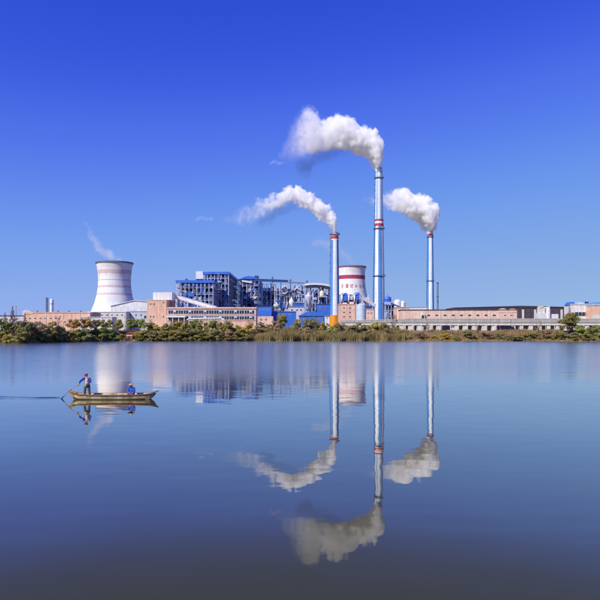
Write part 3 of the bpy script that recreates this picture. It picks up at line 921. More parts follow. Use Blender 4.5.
# far silos
s = Site(1300, 47)
t = thing('silo', 'tall white far-off silo above the salmon warehouse', 'silo', (s.loc[0] + s.x(51.5), 1300, G))
lathe(t, 'body', [(4.2, 0), (4.2, s.z(300.3)), (3.4, s.z(299.5)), (.5, s.z(298.8))], WHITE, 28)
lathe(t, 'collar', [(4.2, s.z(304)), (4.9, s.z(304)), (4.9, s.z(303.4)), (4.2, s.z(303.4))], PALEBL, 28, closed=True)
t = thing('lift_tower', 'dark slim lift tower attached left of the white far-off silo', 'tower', (s.loc[0] + s.x(48), 1295, G))
h = s.z(297.6)
for dx in (-1.6, 1.6):
    for dy in (-1.6, 1.6):
        box(t, 'column', dx - .35, dx + .35, dy - .35, dy + .35, 0, h, GREY)
for i in range(8):
    box(t, 'landing', -1.9, 1.9, -1.9, 1.9, h * (i + 1) / 8 - .6, h * (i + 1) / 8, GREY)
    bar(t, 'brace', (-1.6, -1.7, h * i / 8), (1.6, -1.7, h * (i + 1) / 8 - .6), .3, .3, GREY)
box(t, 'lift_shaft', -1.1, 1.1, -1.1, 1.1, 0, h, MBLUE)
lathe(thing('storage_dome', 'flat pale far-off storage dome left of the white silo', 'dome', (at(28, 320, 900).x, 900, G)), 'shell', [(7.5 * math.cos(a), at(28, 312.3, 900).z - G + 3.6 * math.sin(a)) for a in [PI / 2 * i / 8 for i in range(9)]], PALEBL, 28, cap=False)
lathe(bpy.data.objects['storage_dome'], 'drum', [(7.5, 0), (7.5, at(28, 312.3, 900).z - G)], PALEBL, 28, cap=False)
shed('warehouse', 'greyish low building behind the conifers at the left edge', 'warehouse', 520, -8, 24, 316, 16, LILAC, ROOFD, [(2 + 5 * i, 319, 2, 1.4) for i in range(4)])

# ------------------------------------------------------------------ buildings in the middle
def mid_extra(t, s, W, Hh, dep):
    for px, py in ((345, 303.2), (352, 302.4)):
        box(t, 'roof_cabin', s.x(px) - 1.6, s.x(px) + 1.6, 2, 6, Hh + .56, s.z(py) + .6, SALMON2)
shed('plant_building', 'salmon block with three rows of windows right of the orange-footed chimney', 'building', 480, 339, 355.5, 304.5, 14, SALMON, SALMON2,
     [(344, 308, 2, 1.4), (350, 308, 2, 1.4), (344, 312.3, 2, 1.4), (350, 312.3, 2, 1.4), (344, 316.6, 2, 1.4), (350, 316.6, 2, 1.4)], extra=mid_extra)
s = Site(465, 361)
t = thing('silo', 'pale blue-white round silo in front of the salmon block', 'silo', s.loc)
h = s.z(305)
lathe(t, 'body', [(3.9, 2.6), (3.9, h), (1.0, h + 1.2)], mat('pale_silo_sheet', (.58, .69, .80), .45, .08), 32)
lathe(t, 'skirt_ring', [(3.9, 2.6), (4.2, 2.6), (4.2, 3.3), (3.9, 3.3)], GREY, 32, closed=True)
for i in range(8):
    a = 2 * PI * i / 8 + .2
    box(t, 'leg', 3.7 * math.cos(a) - .25, 3.7 * math.cos(a) + .25, 3.7 * math.sin(a) - .25, 3.7 * math.sin(a) + .25, 0, 2.6, GREY)
for i in range(1, 4):
    z = 3.3 + (h - 3.3) * i / 4
    lathe(t, 'seam', [(3.88, z), (3.96, z), (3.96, z + .15), (3.88, z + .15)], PALEBL, 32, closed=True)
shed('plant_building', 'pale salmon block between the round silo and the tallest chimney', 'building', 500, 363.5, 374, 309.5, 12, SALMON2, PCONC, [(368, 313, 1.6, 1.2), (371.5, 313, 1.6, 1.2)])
s = Site(560, 340)
t = thing('filter_plant', 'blue filter boxes and pale ducts below the characters of the cooling tower', 'filter plant', s.loc)
frame_block(t, s.x(361), 16, s.z(294.2), 6, 3, 5, STEEL, LILAC, BLUE, rng, fill=.7, fillm=[BLUE, BLUE, DBLUE, WHITE, LILAC, GREY], cw=.5, top_open=True)
for px, w2, y0_, y1_, m in ((344.5, 5, 301, 293.2, BLUE), (351, 3, 300, 294.5, LILAC), (357, 4.5, 300, 292.8, BLUE)):
    box(t, 'filter_box', s.x(px - w2 / 2), s.x(px + w2 / 2), -3, 2.2, s.z(y0_), s.z(y1_), m)
for px in (341.5, 348.3, 354):
    tube(t, 'duct', [(s.x(px), -3.6, s.z(303)), (s.x(px), -3.6, s.z(295.5)), (s.x(px + 2), -3.6, s.z(294))], .8, WHITE, 10)
s = Site(540, 358)
t = thing('conveyor_gallery', 'short lilac-white conveyor climbing beside the tallest chimney', 'conveyor', s.loc)
bar(t, 'gallery', (s.x(359.5), 0, s.z(307)), (s.x(369), 0, s.z(297.5)), 3.2, 2.4, LILAC)
bar(t, 'roof_sheet', (s.x(359.2), 0, s.z(305.2)), (s.x(368.7), 0, s.z(295.7)), 3.6, .5, WHITE)
bar(t, 'gallery', (s.x(362.5), -4, s.z(299)), (s.x(375), -4, s.z(306.5)), 3.0, 2.2, LILAC)
bar(t, 'roof_sheet', (s.x(363), -4, s.z(297.4)), (s.x(375.4), -4, s.z(304.9)), 3.4, .5, WHITE)
for px, y_ in ((361, 306), (366, 301), (371, 305.5), (374, 307)):
    for dy in (-5.2, 1.2):
        box(t, 'trestle_leg', s.x(px) - .3, s.x(px) + .3, dy - .3, dy + .3, 0, s.z(y_), GREY)
box(t, 'transfer_house', s.x(365.5), s.x(371), -6, 3, s.z(310), s.z(306), DBLUE)
# right of the tall chimney
s = Site(560, 385.5)
t = thing('process_building', 'grey open-framed process building right of the tallest chimney', 'building', s.loc)
frame_block(t, s.x(397), 14, s.z(303.2), 5, 3, 4, STEEL, STEEL, STEEL, rng, fill=.6, fillm=[STEEL, LILAC, GREY, DARK, WHITE], cw=.6)
s = Site(552, 389.5)
t = thing('storage_tank', 'blue round tank on the roof of the grey process building', 'tank', (s.loc[0], 566, at(389, 303.2, 560).z + .95))
lathe(t, 'body', [(.1, 0), (3.6, .02), (3.7, .5), (3.7, 4.4), (3.2, 5.2), (.4, 5.8)], BLUE, 28)
lathe(t, 'hoop', [(3.7, 2.2), (3.85, 2.2), (3.85, 2.6), (3.7, 2.6)], DBLUE, 28, closed=True)
tube(t, 'vent', [(0, 0, 5.7), (0, 0, 7.2), (1.0, 0, 7.6)], .3, DBLUE, 8)
for i, (px, r_, yt, lab) in enumerate(((397.6, 3.4, 299.3, 'larger white domed tank right of the blue roof tank'), (402.6, 2.6, 300.8, 'smaller white domed tank, outermost on the right of the process building'))):
    s = Site(551, px)
    t = thing('storage_tank', lab, 'tank', s.loc)
    h = s.z(yt)
    lathe(t, 'body', [(r_, 0), (r_, h - r_ * .9)] + [(r_ * math.cos(a), h - r_ * .9 + r_ * .9 * math.sin(a)) for a in [PI / 2 * q / 6 for q in range(1, 7)]], WHITE, 28)
    lathe(t, 'hoop', [(r_, h * .6), (r_ + .15, h * .6), (r_ + .15, h * .6 + .4), (r_, h * .6 + .4)], PALEBL, 28, closed=True)
bar(thing('walkway', 'dark sloping walkway in front of the white domed tanks', 'walkway', (0, 0, 0)), 'deck', at(391, 303.3, 544), at(401, 307.6, 544), 1.4, 1.1, DBLUE)
for px, y_ in ((394, 304.7), (398.5, 306.8)):
    p = at(px, y_, 544)
    box(bpy.data.objects['walkway'], 'support_leg', p.x - .3, p.x + .3, 543.7, 544.3, G, p.z - .4, DBLUE)

# salmon buildings to the right
shed('warehouse', 'small salmon block with stepped roof left of the long salmon warehouse', 'warehouse', 505, 397, 409, 307.6, 20, SALMON2, SALMON, [(404.5, 312, 1.6, 1.6), (404.5, 316, 1.6, 1.6)])
shed('warehouse', 'white roofed hall peeping over the salmon warehouse beside the right chimney', 'warehouse', 560, 409.5, 427, 307.2, 24, WHITE, PALEBL)
def right_extra(t, s, W, Hh, dep):
    n = 10
    for xa, xb, hh in ((498, 507.5, 1.3), (508, 517, 1.0)):
        xa, xb = s.x(xa), s.x(xb)
        prism(t, 'curved_gable', [(xb, Hh - 2), (xa, Hh - 2)] + [(xa + (xb - xa) * i / n, Hh + .3 + hh * math.sin(PI * i / n)) for i in range(n + 1)], -.25, 1.2, SALMON2)
    f_ = box(t, 'porch', s.x(420.3), s.x(424.3), -2.2, -.01, 0, s.z(313.5), PCONC)
    box(t, 'porch_door', s.x(421.2), s.x(423.4), -2.32, -2.1, 0, s.z(315.4), DARK)
    for px in (438, 455, 472, 489):
        tube(t, 'downpipe', [(s.x(px), -.25, 0), (s.x(px), -.25, Hh - .2)], .12, PCONC, 6)
shed('warehouse', 'long salmon warehouse with a row of dark windows above the viaduct', 'warehouse', 490, 401.5, 517, 310.2, 40, SALMON2, ROOFD,
     [(428.6 + 8.2 * i, 315.3, 3.2, 1.8) for i in range(9)] + [(505, 315.3, 2.6, 1.2), (511.5, 315.3, 2.6, 1.2)], extra=right_extra)
def dshed(t, s, W, Hh, dep):
    for px in (523, 535, 561.5):
        box(t, 'pale_pier', s.x(px) - 1.1, s.x(px) + 1.1, -.5, -.02, 0, s.z(309.6), PCONC)
    for i in range(24):
        x = W * (i + .5) / 24
        box(t, 'wall_rib', x - .12, x + .12, -.2, -.01, 0, Hh - .1, ROOFD)
shed('coal_shed', 'long dark sheet-metal coal shed behind the right-hand buildings', 'shed', 640, 455, 590, 307.8, 40, SHED, ROOFD, ridge=2.2, extra=dshed)
s = Site(560, 541)
t = thing('process_building', 'small white process building with cream top against the dark shed', 'building', s.loc)
box(t, 'lower_block', s.x(538), s.x(547), 0, 8, 0, s.z(313), WHITE)
box(t, 'upper_block', s.x(540), s.x(545.5), 1, 7, s.z(313) + .01, s.z(307.6), PCONC)
box(t, 'cream_head', s.x(540.6), s.x(543.6), .5, 7, s.z(307.6) + .01, s.z(305.9), CREAM)
lathe(t, 'white_silo', [(2.0, 0), (2.0, s.z(309)), (1.0, s.z(308.2)), (.2, s.z(308))], WHITE, 20, (s.x(548.6), 1, 0))
bar(t, 'bridge', (s.x(544), 3, s.z(308)), (s.x(551), 3, s.z(307)), 1.6, 1.4, CREAM)
box(t, 'side_block', s.x(552), s.x(558.5), 0, 6, 0, s.z(314), WHITE)
def wb(t, s, W, Hh, dep):
    prism(t, 'blue_lean_roof', [(s.x(571), s.z(304.5)), (s.x(576.5), s.z(304.5)), (s.x(576.5), s.z(302.2)), (s.x(573.5), s.z(301.6))], 3, 12, BLUE)
    box(t, 'roof_tank', s.x(579.8), s.x(586.5), 3, 9, Hh + .56, s.z(301.9), PALEBL)
    box(t, 'roof_cabin', s.x(587.5), s.x(590.5), 3, 8, Hh + .56, s.z(301.4), DBLUE)
    box(t, 'dark_window_strip', s.x(575), s.x(588.5), -.12, .1, s.z(316), s.z(312.2), GLASS)
    for px in (578.4, 581.8, 585.2):
        box(t, 'mullion', s.x(px) - .1, s.x(px) + .1, -.18, -.13, s.z(316), s.z(312.2), PCONC)
shed('plant_building', 'white building with blue roof pieces and dark window strip at the right', 'building', 470, 572, 591.5, 304.6, 14, WHITE, PCONC, extra=wb)
def sb(t, s, W, Hh, dep):
    n = 8
    prism(t, 'blue_vault', [(W, Hh + .6), (0, Hh + .6)] + [(W * i / n, Hh + .6 + 3.2 * math.sin(PI / 2 * (.25 + .75 * i / n))) for i in range(n + 1)], .5, 14, mat('sky_blue_sheet', (.16, .42, .72), .45))
    box(t, 'white_base_band', -.1, W, -.15, -.01, 0, s.z(315), PCONC)
shed('plant_building', 'salmon building with light blue vaulted roof at the right edge', 'building', 460, 592, 616, 305.4, 15, SALMON, PCONC, [(597, 317, 2.6, 1.6), (603, 317, 2.6, 1.6), (609, 317, 2.6, 1.6)], extra=sb)

# ------------------------------------------------------------------ viaduct with vehicles before it
s = Site(372, 340)
t = thing('viaduct', 'long grey concrete viaduct with white fascia running along the right bank', 'viaduct', s.loc)
XA, XB = s.x(341), s.x(660)
ztop = s.z(318.9); zdk = s.z(322.6)
nseg = 15
for i in range(nseg):
    a, b_ = XA + (XB - XA) * i / nseg + .06, XA + (XB - XA) * (i + 1) / nseg - .06
    tp = ztop if i > 2 else ztop - (3 - i) * .35
    box(t, 'parapet', a, b_, -.3, .1, zdk, tp, CONC)
    box(t, 'parapet', a, b_, 9.9, 10.3, zdk, tp, CONC)
    box(t, 'fascia', a, b_, -.1, .5, s.z(325.2), zdk - .45, PCONC)
    box(t, 'coping', a, b_, -.42, .2, tp + .01, tp + .25, PCONC)
box(t, 'deck', XA, XB, .12, 9.88, zdk - .4, zdk - .02, CONC)
box(t, 'shadow_gap_beam', XA, XB, .1, 9.8, s.z(325), zdk - .42, CONC)
i = 0
px = 344.0
rv = random.Random(3)
while px < 655:
    ww = rv.uniform(3.0, 4.2)
    box(t, 'pier', s.x(px), s.x(px + ww), .3, 2.0, 0, s.z(325.2) - .01, PCONC)
    box(t, 'pier', s.x(px), s.x(px + ww), 8.0, 9.6, 0, s.z(325.2) - .01, PCONC)
    px += rv.uniform(8.5, 10)
for j in range(22):
    p_ = 346 + j * 14
    tube(t, 'lamp_post', [(s.x(p_), 10.1, ztop), (s.x(p_), 10.1, ztop + 1.3)], .07, GREY, 6)
s = Site(392, 335)
t = thing('boundary_wall', 'long pale boundary wall seen under the viaduct', 'wall', s.loc)
for i in range(34):
    a = s.x(338) + i * 6.2
    box(t, 'wall_panel', a, a + 5.8, 0, .25, 0, 3.0 + .15 * (i % 2), PCONC)
    box(t, 'post', a + 5.82, a + 6.18, -.08, .33, 0, 3.3, CONC)

def truck(label, px, d, L_, cabside, m, cargo):
    z = G
    t = thing('parked_truck', label, 'truck', ((px - 300) * d / F, d, z))
    cs = 1 if cabside == 'right' else -1
    def X(a, b_): return tuple(sorted((cs * a, cs * b_)))
    x0, x1 = X(-L_ / 2, L_ / 2 - 2.3)
    box(t, 'cargo_box', x0, x1, -1.2, 1.2, 1.05, 3.3, cargo)
    x0, x1 = X(-L_ / 2, L_ / 2)
    box(t, 'chassis', x0, x1, -.8, .8, .6, 1.03, RUBBER)
    q0, q1, q2, q3 = cs * (L_ / 2 - 2.1), cs * (L_ / 2), cs * (L_ / 2 - .12), cs * (L_ / 2 - .5)
    cab = prism(t, 'cab', [(q0, .62), (q1, .62), (q1, 1.6), (q3, 2.75), (q0, 2.75)], -1.15, 1.15, m)
    w0, w1 = sorted((cs * (L_ / 2 - 1.6), cs * (L_ / 2 - .75)))
    sub_box(cab, t, 'side_window', w0, w1, -1.18, 1.18, 1.75, 2.5, GLASS)
    for ax in (-L_ / 2 + 1.1, -L_ / 2 + 2.3, L_ / 2 - 1.1):
        for sy in (-1, 1):
            wv = lathe(t, 'wheel', [(.3, -.15), (.5, -.15), (.5, .15), (.3, .15)], RUBBER, 18, (cs * ax, sy * 1.0, .5), closed=True)
            wv.rotation_euler = (R(90), 0, 0)
            hb = lathe(wv, 'rim', [(.05, -.1), (.3, -.1), (.3, .1), (.05, .1)], GREY, 14, closed=True)
    return t
truck('dark box truck parked before the viaduct, nearer the right chimney', 448, 352, 6.2, 'right', WHITE, NAVY)
truck('longer dark navy truck parked before the viaduct, below the curved gables', 507, 352, 8.2, 'right', NAVY, NAVY)

# ------------------------------------------------------------------ utility poles
def pole(label, px, d, ytop, arms=1, g=None):
    p = at(px, ytop, d)
    g = land_z(p.x, d) if g is None else g
    t = thing('utility_pole', label, 'pole', (p.x, d, g - .1))
    h = p.z - g
    tube(t, 'shaft', [(0, 0, 0), (0, 0, h)], [.22, .13], POLEM, 10)
    for i in range(arms):
        z = h - .5 - .9 * i
        bar(t, 'crossarm', (-1.0, -.2, z), (1.0, -.2, z), .12, .14, POLEM)
        for x in (-.85, -.3, .3, .85):
            tube(t, 'insulator', [(x, -.2, z + .07), (x, -.2, z + .35)], .07, WHITE, 6)
    return t
pole('thin pale pole rising from yellow-green scrub below the salmon warehouse', 71, 318, 313)
pole('short pale post left of the brick hut below the cooling tower', 117.5, 318, 319.5)
pole('taller pale pole right above the brick hut on the left bank', 125, 320, 314.5, 2)
pole('tall thin pole sticking up among the dark conifers at far left', 16, 262, 304.6, 1)

# small brick hut at the water's edge
d = shore(at(129, 341, 300).x) + 4
s = Site(d, 126.4, land_z(at(129, 341, d).x, d) - .2)
t = thing('brick_hut', 'little red brick hut at the water edge below the cooling tower', 'hut', s.loc)
W = s.x(132.4); h = s.z(333.3)
box(t, 'wall', 0, W, 0, 2.6, 0, h, BRICK)
box(t, 'pale_band', -.03, W + .03, -.06, -.005, h * .62, h * .74, PCONC)
box(t, 'door', W * .3, W * .55, -.08, .05, .1, h * .58, DARK)
prism(t, 'roof', [(-.25, h + .01), (W + .25, h + .01), (W + .25, h + .12), (W / 2, h + .7), (-.25, h + .12)], -.3, 2.9, BRICK)
# ------------------------------------------------------------------ vegetation on the far bank
def leaf_cloud(clumps, n, size, rng, flat=0.5):
    """leaf-sized quads spread over and through a set of clumps (cx, cy, cz, rx, ry, rz)"""
    v, f = [], []
    vol = [c[3] * c[4] for c in clumps]
    tot = sum(vol)
    for c, w_ in zip(clumps, vol):
        for _ in range(int(n * w_ / tot)):
            d_ = Vector((rng.gauss(0, 1), rng.gauss(0, 1), rng.gauss(0, 1))).normalized()
            r_ = rng.random() ** 0.45
            if d_.z < -0.3 and rng.random() < .5: d_.z *= -1
            p = Vector((c[0] + d_.x * c[3] * r_, c[1] + d_.y * c[4] * r_, c[2] + d_.z * c[5] * r_))
            nrm = (d_ + Vector((rng.uniform(-1, 1), rng.uniform(-1, 1), rng.uniform(-.3, 1.2))) * .9).normalized()
            a = nrm.cross(Vector((rng.uniform(-1, 1), rng.uniform(-1, 1), rng.uniform(-1, 1)))).normalized()
            b_ = nrm.cross(a)
            s_ = size * rng.uniform(.6, 1.4)
            k = len(v)
            v += [p - a * s_, p + b_ * s_ * flat, p + a * s_, p - b_ * s_ * flat]
            f.append((k, k + 1, k + 2, k + 3))
    return v, f

def shrub_proto(name, seed, kind):
    """unit plant, one metre tall and about one metre wide, foliage and stem meshes"""
    rng = random.Random(seed)
    clumps = []
    if kind == 'round':
        for _ in range(34):
            a = rng.uniform(0, 2 * PI); r_ = .44 * rng.random() ** .5; z = rng.uniform(.06, .88)
            r_ *= math.sqrt(max(.05, 1 - (abs(z - .34) / .64) ** 2.6))
            s_ = rng.uniform(.09, .18)
            clumps.append((r_ * math.cos(a), r_ * math.sin(a), z, s_, s_, s_ * .8))
        n, size = 4600, .036
    elif kind == 'tree':
        for _ in range(22):
            a = rng.uniform(0, 2 * PI); z = rng.uniform(.32, .9)
            r_ = .42 * rng.random() ** .5 * math.sqrt(max(.08, 1 - (abs(z - .6) / .4) ** 2))
            s_ = rng.uniform(.12, .2)
            clumps.append((r_ * math.cos(a), r_ * math.sin(a), z, s_, s_, s_ * .75))
        n, size = 3200, .036
    elif kind == 'cone':
        for i in range(26):
            z = .08 + .88 * i / 25
            a = i * 2.4; r_ = .26 * (1 - z) ** .8
            s_ = .04 + .13 * (1 - z)
            clumps.append((r_ * math.cos(a), r_ * math.sin(a), z, s_, s_, .07))
        n, size = 2400, .022
    elif kind == 'bare':
        for _ in range(16):
            a = rng.uniform(0, 2 * PI); z = rng.uniform(.3, .92); r_ = .36 * rng.random() ** .5
            s_ = rng.uniform(.07, .13)
            clumps.append((r_ * math.cos(a), r_ * math.sin(a), z, s_, s_, s_))
        n, size = 700, .02
    v, f = leaf_cloud(clumps, n, size, rng)
    fm = bpy.data.meshes.new(name + '_foliage')
    fm.from_pydata(v, [], f); fm.materials.append(LEAF)
    # trunk with limbs that run into the clumps
    v, f = [], []
    def limb(p, q, ra, rb):
        p, q = Vector(p), Vector(q)
        mid = (p + q) / 2 + Vector((rng.uniform(-.03, .03), rng.uniform(-.03, .03), .02))
        k = len(v)
        for c, r_ in ((p, ra), (mid, (ra + rb) / 2), (q, rb)):
            for i in range(5):
                t_ = 2 * PI * i / 5
                v.append((c.x + r_ * math.cos(t_), c.y + r_ * math.sin(t_), c.z))
        for j in range(2):
            for i in range(5):
                i2 = (i + 1) % 5
                f.append((k + j * 5 + i, k + j * 5 + i2, k + (j + 1) * 5 + i2, k + (j + 1) * 5 + i))
    hub = (0, 0, .5 if kind == 'cone' else .26)
    limb((0, 0, -.06), hub, .028, .02)
    if kind == 'cone': limb(hub, (0, 0, .95), .02, .004)
    for c in clumps[::(1 if kind == 'bare' else 2)]:
        limb(hub if kind != 'cone' else (0, 0, max(.05, c[2] - .05)), c[:3], .014, .004)
    sm = bpy.data.meshes.new(name + '_trunk')
    sm.from_pydata(v, [], f); sm.materials.append(BARK)
    return fm, sm

PROTO = {}
for kind, nv in (('round', 4), ('tree', 3), ('cone', 2), ('bare', 2)):
    PROTO[kind] = [shrub_proto(kind, 31 * i + len(kind), kind) for i in range(nv)]

OLIVE, DKOL, YELG, MIDG, AUT, BRN, RUST, FRESH, GOLD, TAN = ((.34, .31, .09), (.30, .28, .11), (.52, .44, .10), (.29, .33, .085), (.56, .38, .10), (.40, .29, .15), (.25, .12, .065), (.31, .38, .08), (.62, .48, .03), (.42, .34, .15))
prng = random.Random(99)
def plant(kind, px, ytop, wpx, off, colr, label, name=None, ybase=None, group=None):
    """off = metres behind the water's edge"""
    d_ = 215.0
    while d_ < 345 and d_ - shore((px - 300) / F * d_) < off:
        d_ += .25
    x = (px - 300) / F * d_
    z0 = land_z(x, d_)
    h = CAM_H + (HOR - ytop) / F * d_ - z0
    wd = wpx / F * d_
    nm = name or {'round': 'shrub', 'tree': 'tree', 'cone': 'conifer_tree', 'bare': 'bare_tree'}[kind]
    cat = 'shrub' if nm == 'shrub' else 'tree'
    t = thing(nm, label, cat, (x, d_, z0 - .05), prng.uniform(0, 6.28), group)
    fm, sm = prng.choice(PROTO[kind])
    for pn, me in (('foliage' if cat == 'shrub' else 'crown', fm), ('stem' if cat == 'shrub' else 'trunk', sm)):
        o = bpy.data.objects.new(pn, me)
        COL.objects.link(o)
        o.parent = t
        o.scale = (wd * 1.02, wd * 1.02, h * 1.02)
        j = prng.uniform(.85, 1.15)
        o.color = (colr[0] * j, colr[1] * j, colr[2] * j, 1)
    return t

# far left clump
plant('cone', 12.5, 306.6, 13, 20, RUST, 'tall dark reddish conifer, highest at the far left')
plant('cone', 5, 312.5, 10, 24, DKOL, 'smaller dark conifer at the left picture edge')
plant('cone', 25, 313, 9, 22, RUST, 'short rusty conifer in front of the end of the salmon warehouse')
plant('round', 2, 318.5, 16, 14, MIDG, 'green shrub cut by the left picture edge')
plant('round', 14, 320.5, 20, 9, DKOL, 'dark olive shrub below the tallest conifer')
plant('round', 27, 321.0, 20, 8, DKOL, 'big dark olive shrub, second in the far left clump')
plant('round', 22, 328, 16, 3, OLIVE, 'low olive shrub at the water, front of the far left clump')
plant('round', 39, 321.6, 19, 9, BRN, 'brownish round shrub in the middle of the far left clump')
plant('round', 51, 321.4, 20, 8, OLIVE, 'olive round shrub below the windows of the salmon warehouse')
plant('round', 44, 329, 17, 3, DKOL, 'low dark shrub overhanging the water under the salmon warehouse')
plant('round', 60, 326.5, 14, 4, DKOL, 'dark shrub closing the right end of the far left clump')
plant('round', 8, 334, 12, 2, YELG, 'low yellow-green shrub on the bank at far left')
# yellow-green trees between warehouse and cooling tower
plant('tree', 73, 319.2, 15, 22, AUT, 'golden autumn tree right of the far left clump')
plant('tree', 84, 318.6, 15, 24, AUT, 'golden tree in front of the low white annex')
plant('tree', 95, 320.0, 14, 24, BRN, 'brown-leaved tree below the left side of the cooling tower')
plant('tree', 106, 319.6, 14, 24, OLIVE, 'olive tree below the middle of the cooling tower')
plant('round', 70, 331, 15, 3, YELG, 'yellow-green shrub just right of the far left clump, at the water')
plant('round', 82, 328, 19, 5, MIDG, 'large mid green shrub at the water, left of two')
plant('round', 98, 327, 21, 6, MIDG, 'large mid green shrub at the water below the cooling tower')
plant('round', 112, 328.5, 17, 5, FRESH, 'fresh green shrub left of the brick hut')
plant('tree', 119, 319.5, 13, 20, OLIVE, 'olive tree behind the brick hut')
plant('round', 122, 334, 8, 3, OLIVE, 'small shrub touching the left wall of the brick hut')
plant('tree', 131, 318.6, 13, 24, MIDG, 'green tree in front of the grey-white annex')
plant('tree', 140, 319.0, 13, 24, FRESH, 'bright green tree left of the tall salmon block')
plant('round', 138, 329, 15, 6, AUT, 'orange-tinged shrub right of the brick hut')
# hedge-like row before the salmon office
labs = [(148, 322.2, OLIVE, 'olive shrub below the tall salmon end block'), (159, 321.5, YELG, 'yellow-green shrub below the white roof box'),
        (169, 322.2, OLIVE, 'olive shrub below the left end of the canopy'), (180, 321.2, YELG, 'yellowish shrub below the canopy'),
        (191, 319.5, MIDG, 'tall green shrub at the left end of the pipe bridge'), (201, 318.8, OLIVE, 'highest olive shrub under the pipe bridge'),
        (212, 319.8, MIDG, 'green shrub under the right half of the pipe bridge'), (223, 320.8, OLIVE, 'olive shrub at the right foot of the pipe bridge'),
        (234, 321.8, OLIVE, 'olive shrub under the right part of the salmon office'), (245, 321.4, YELG, 'pale yellowish shrub near the right end of the salmon office')]
for px, yt, c, lab in labs:
    plant('round', px, yt, 19, 8, c, lab, group='row of shrubs before the salmon office')
for px, yt, c, lab in ((143, 331, OLIVE, 'low olive shrub at the water below the tall salmon block'), (154, 330, DKOL, 'low dark shrub at the water below the white roof box'),
        (166, 330.5, OLIVE, 'low olive shrub at the water below the canopy end'), (178, 331, OLIVE, 'low rounded shrub at the water below the canopy middle'),
        (190, 329, DKOL, 'low dark shrub at the water under the left end of the pipe bridge'), (203, 329.5, OLIVE, 'low shrub at the water under the pipe bridge'),
        (216, 330, DKOL, 'low dark shrub at the water under the right of the pipe bridge'), (229, 330.5, BRN, 'low brownish shrub at the water right of the pipe bridge'),
        (241, 330.5, OLIVE, 'low olive shrub at the water, last before the reeds')):
    plant('round', px, yt, 18, 2.5, c, lab, group='low shrubs at the water before the office')
# among the reeds
plant('tree', 282, 314.6, 15, 22, OLIVE, 'olive tree rising from the reeds before the blue sheds')
plant('round', 275, 320.5, 12, 14, BRN, 'brownish shrub left of the olive tree in the reeds')
plant('round', 297, 319.2, 14, 16, OLIVE, 'olive shrub right of the olive tree in the reeds')
plant('round', 311, 318.2, 17, 16, OLIVE, 'broad olive shrub before the rounded blue shed')
plant('round', 325, 320.2, 13, 16, YELG, 'yellow-green shrub below the orange chimney foot')
plant('round', 352, 325, 15, 8, DKOL, 'dark green shrub in the reeds below the salmon block')
plant('round', 366, 323.5, 15, 10, OLIVE, 'olive shrub in the reeds below the round silo')
plant('bare', 393, 314.5, 13, 18, RUST, 'thin rusty half-bare tree at the left end of the viaduct')
plant('round', 389, 327, 13, 6, BRN, 'brown scrub under the half-bare rusty tree')
for px, yt, wd, c, lab in ((336, 321.6, 14, OLIVE, 'olive shrub hiding the bottom of the orange chimney foot'), (346, 322.2, 14, BRN, 'brownish shrub right of the orange chimney foot'),
        (358, 322.4, 13, OLIVE, 'olive shrub between the two darker ones below the silo'), (376, 322.0, 15, YELG, 'yellow-green shrub below the tallest chimney'),
        (384, 323.0, 12, OLIVE, 'small olive shrub left of the half-bare rusty tree'), (262, 322.0, 15, TAN, 'tan shrub at the left start of the reeds'),
        (303, 327, 18, TAN, 'low tan shrub in the middle of the reeds'), (332, 329, 17, OLIVE, 'low olive shrub at the reed edge below the orange chimney foot'),
        (371, 329.5, 18, BRN, 'low brown shrub at the reed edge below the tallest chimney'), (404, 329.5, 15, OLIVE, 'low olive shrub right of the half-bare rusty tree'),
        (420, 331, 14, BRN, 'low brown shrub on the bank left of the yellow one'), (470, 331, 17, OLIVE, 'flat olive shrub on the bank right of the yellow one'),
        (488, 331.5, 18, BRN, 'flat brown shrub in front of the longer truck'), (500, 333, 14, OLIVE, 'flat olive shrub left of the dark waterside ones')):
    plant('round', px, yt, wd, 12 if yt < 325 else 6, c, lab)
for px, yt, wd, off, c, lab in ((58, 315.5, 10, 18, BRN, 'half-bare tree standing over the far left clump'), (90, 316.5, 9, 26, RUST, 'thin half-bare tree before the low white annex'),
        (150, 316.8, 9, 18, BRN, 'thin half-bare tree before the tall salmon block'), (228, 316.2, 10, 18, AUT, 'thin half-bare tree right of the pipe bridge'),
        (251, 317, 9, 18, BRN, 'thin half-bare tree at the right end of the salmon office'), (318, 316.4, 8, 20, BRN, 'thin half-bare tree left of the orange chimney foot'),
        (428, 320.5, 8, 20, BRN, 'thin half-bare tree before the viaduct below the right chimney'), (538, 319.5, 10, 16, BRN, 'thin half-bare tree before the viaduct below the dark shed'),
        (478, 324, 7, 14, RUST, 'short half-bare tree before the middle of the right viaduct')):
    plant('bare', px, yt, wd, off, c, lab)
# right bank
plant('round', 445.5, 333.2, 13, 4, GOLD, 'bright yellow shrub on the brown right bank')
plant('round', 434, 334.5, 8, 4, YELG, 'small olive-yellow shrub left of the bright yellow one')
plant('round', 456, 335.5, 9, 3, OLIVE, 'small olive shrub right of the bright yellow one')
plant('round', 512, 335, 16, 3, DKOL, 'dark low shrub at the water on the right bank')
plant('round', 522, 336, 11, 3, DKOL, 'second dark low shrub at the water, right of the first')
plant('round', 530, 330, 18, 9, OLIVE, 'olive shrub on the slope below the dark coal shed')
plant('round', 545, 329.5, 18, 8, BRN, 'brown-green shrub on the slope left of the right-hand tree')
plant('cone', 569.5, 305.3, 9, 30, BRN, 'slim brown cypress left of the white building with blue roof', name='conifer_tree')
plant('tree', 568, 313.4, 26, 16, OLIVE, 'spreading green tree on the right bank, tallest there')
plant('round', 558, 329, 14, 4, OLIVE, 'shrub at the water under the left of the spreading tree')
plant('round', 571, 331, 14, 3, DKOL, 'dark shrub at the water beneath the spreading tree')
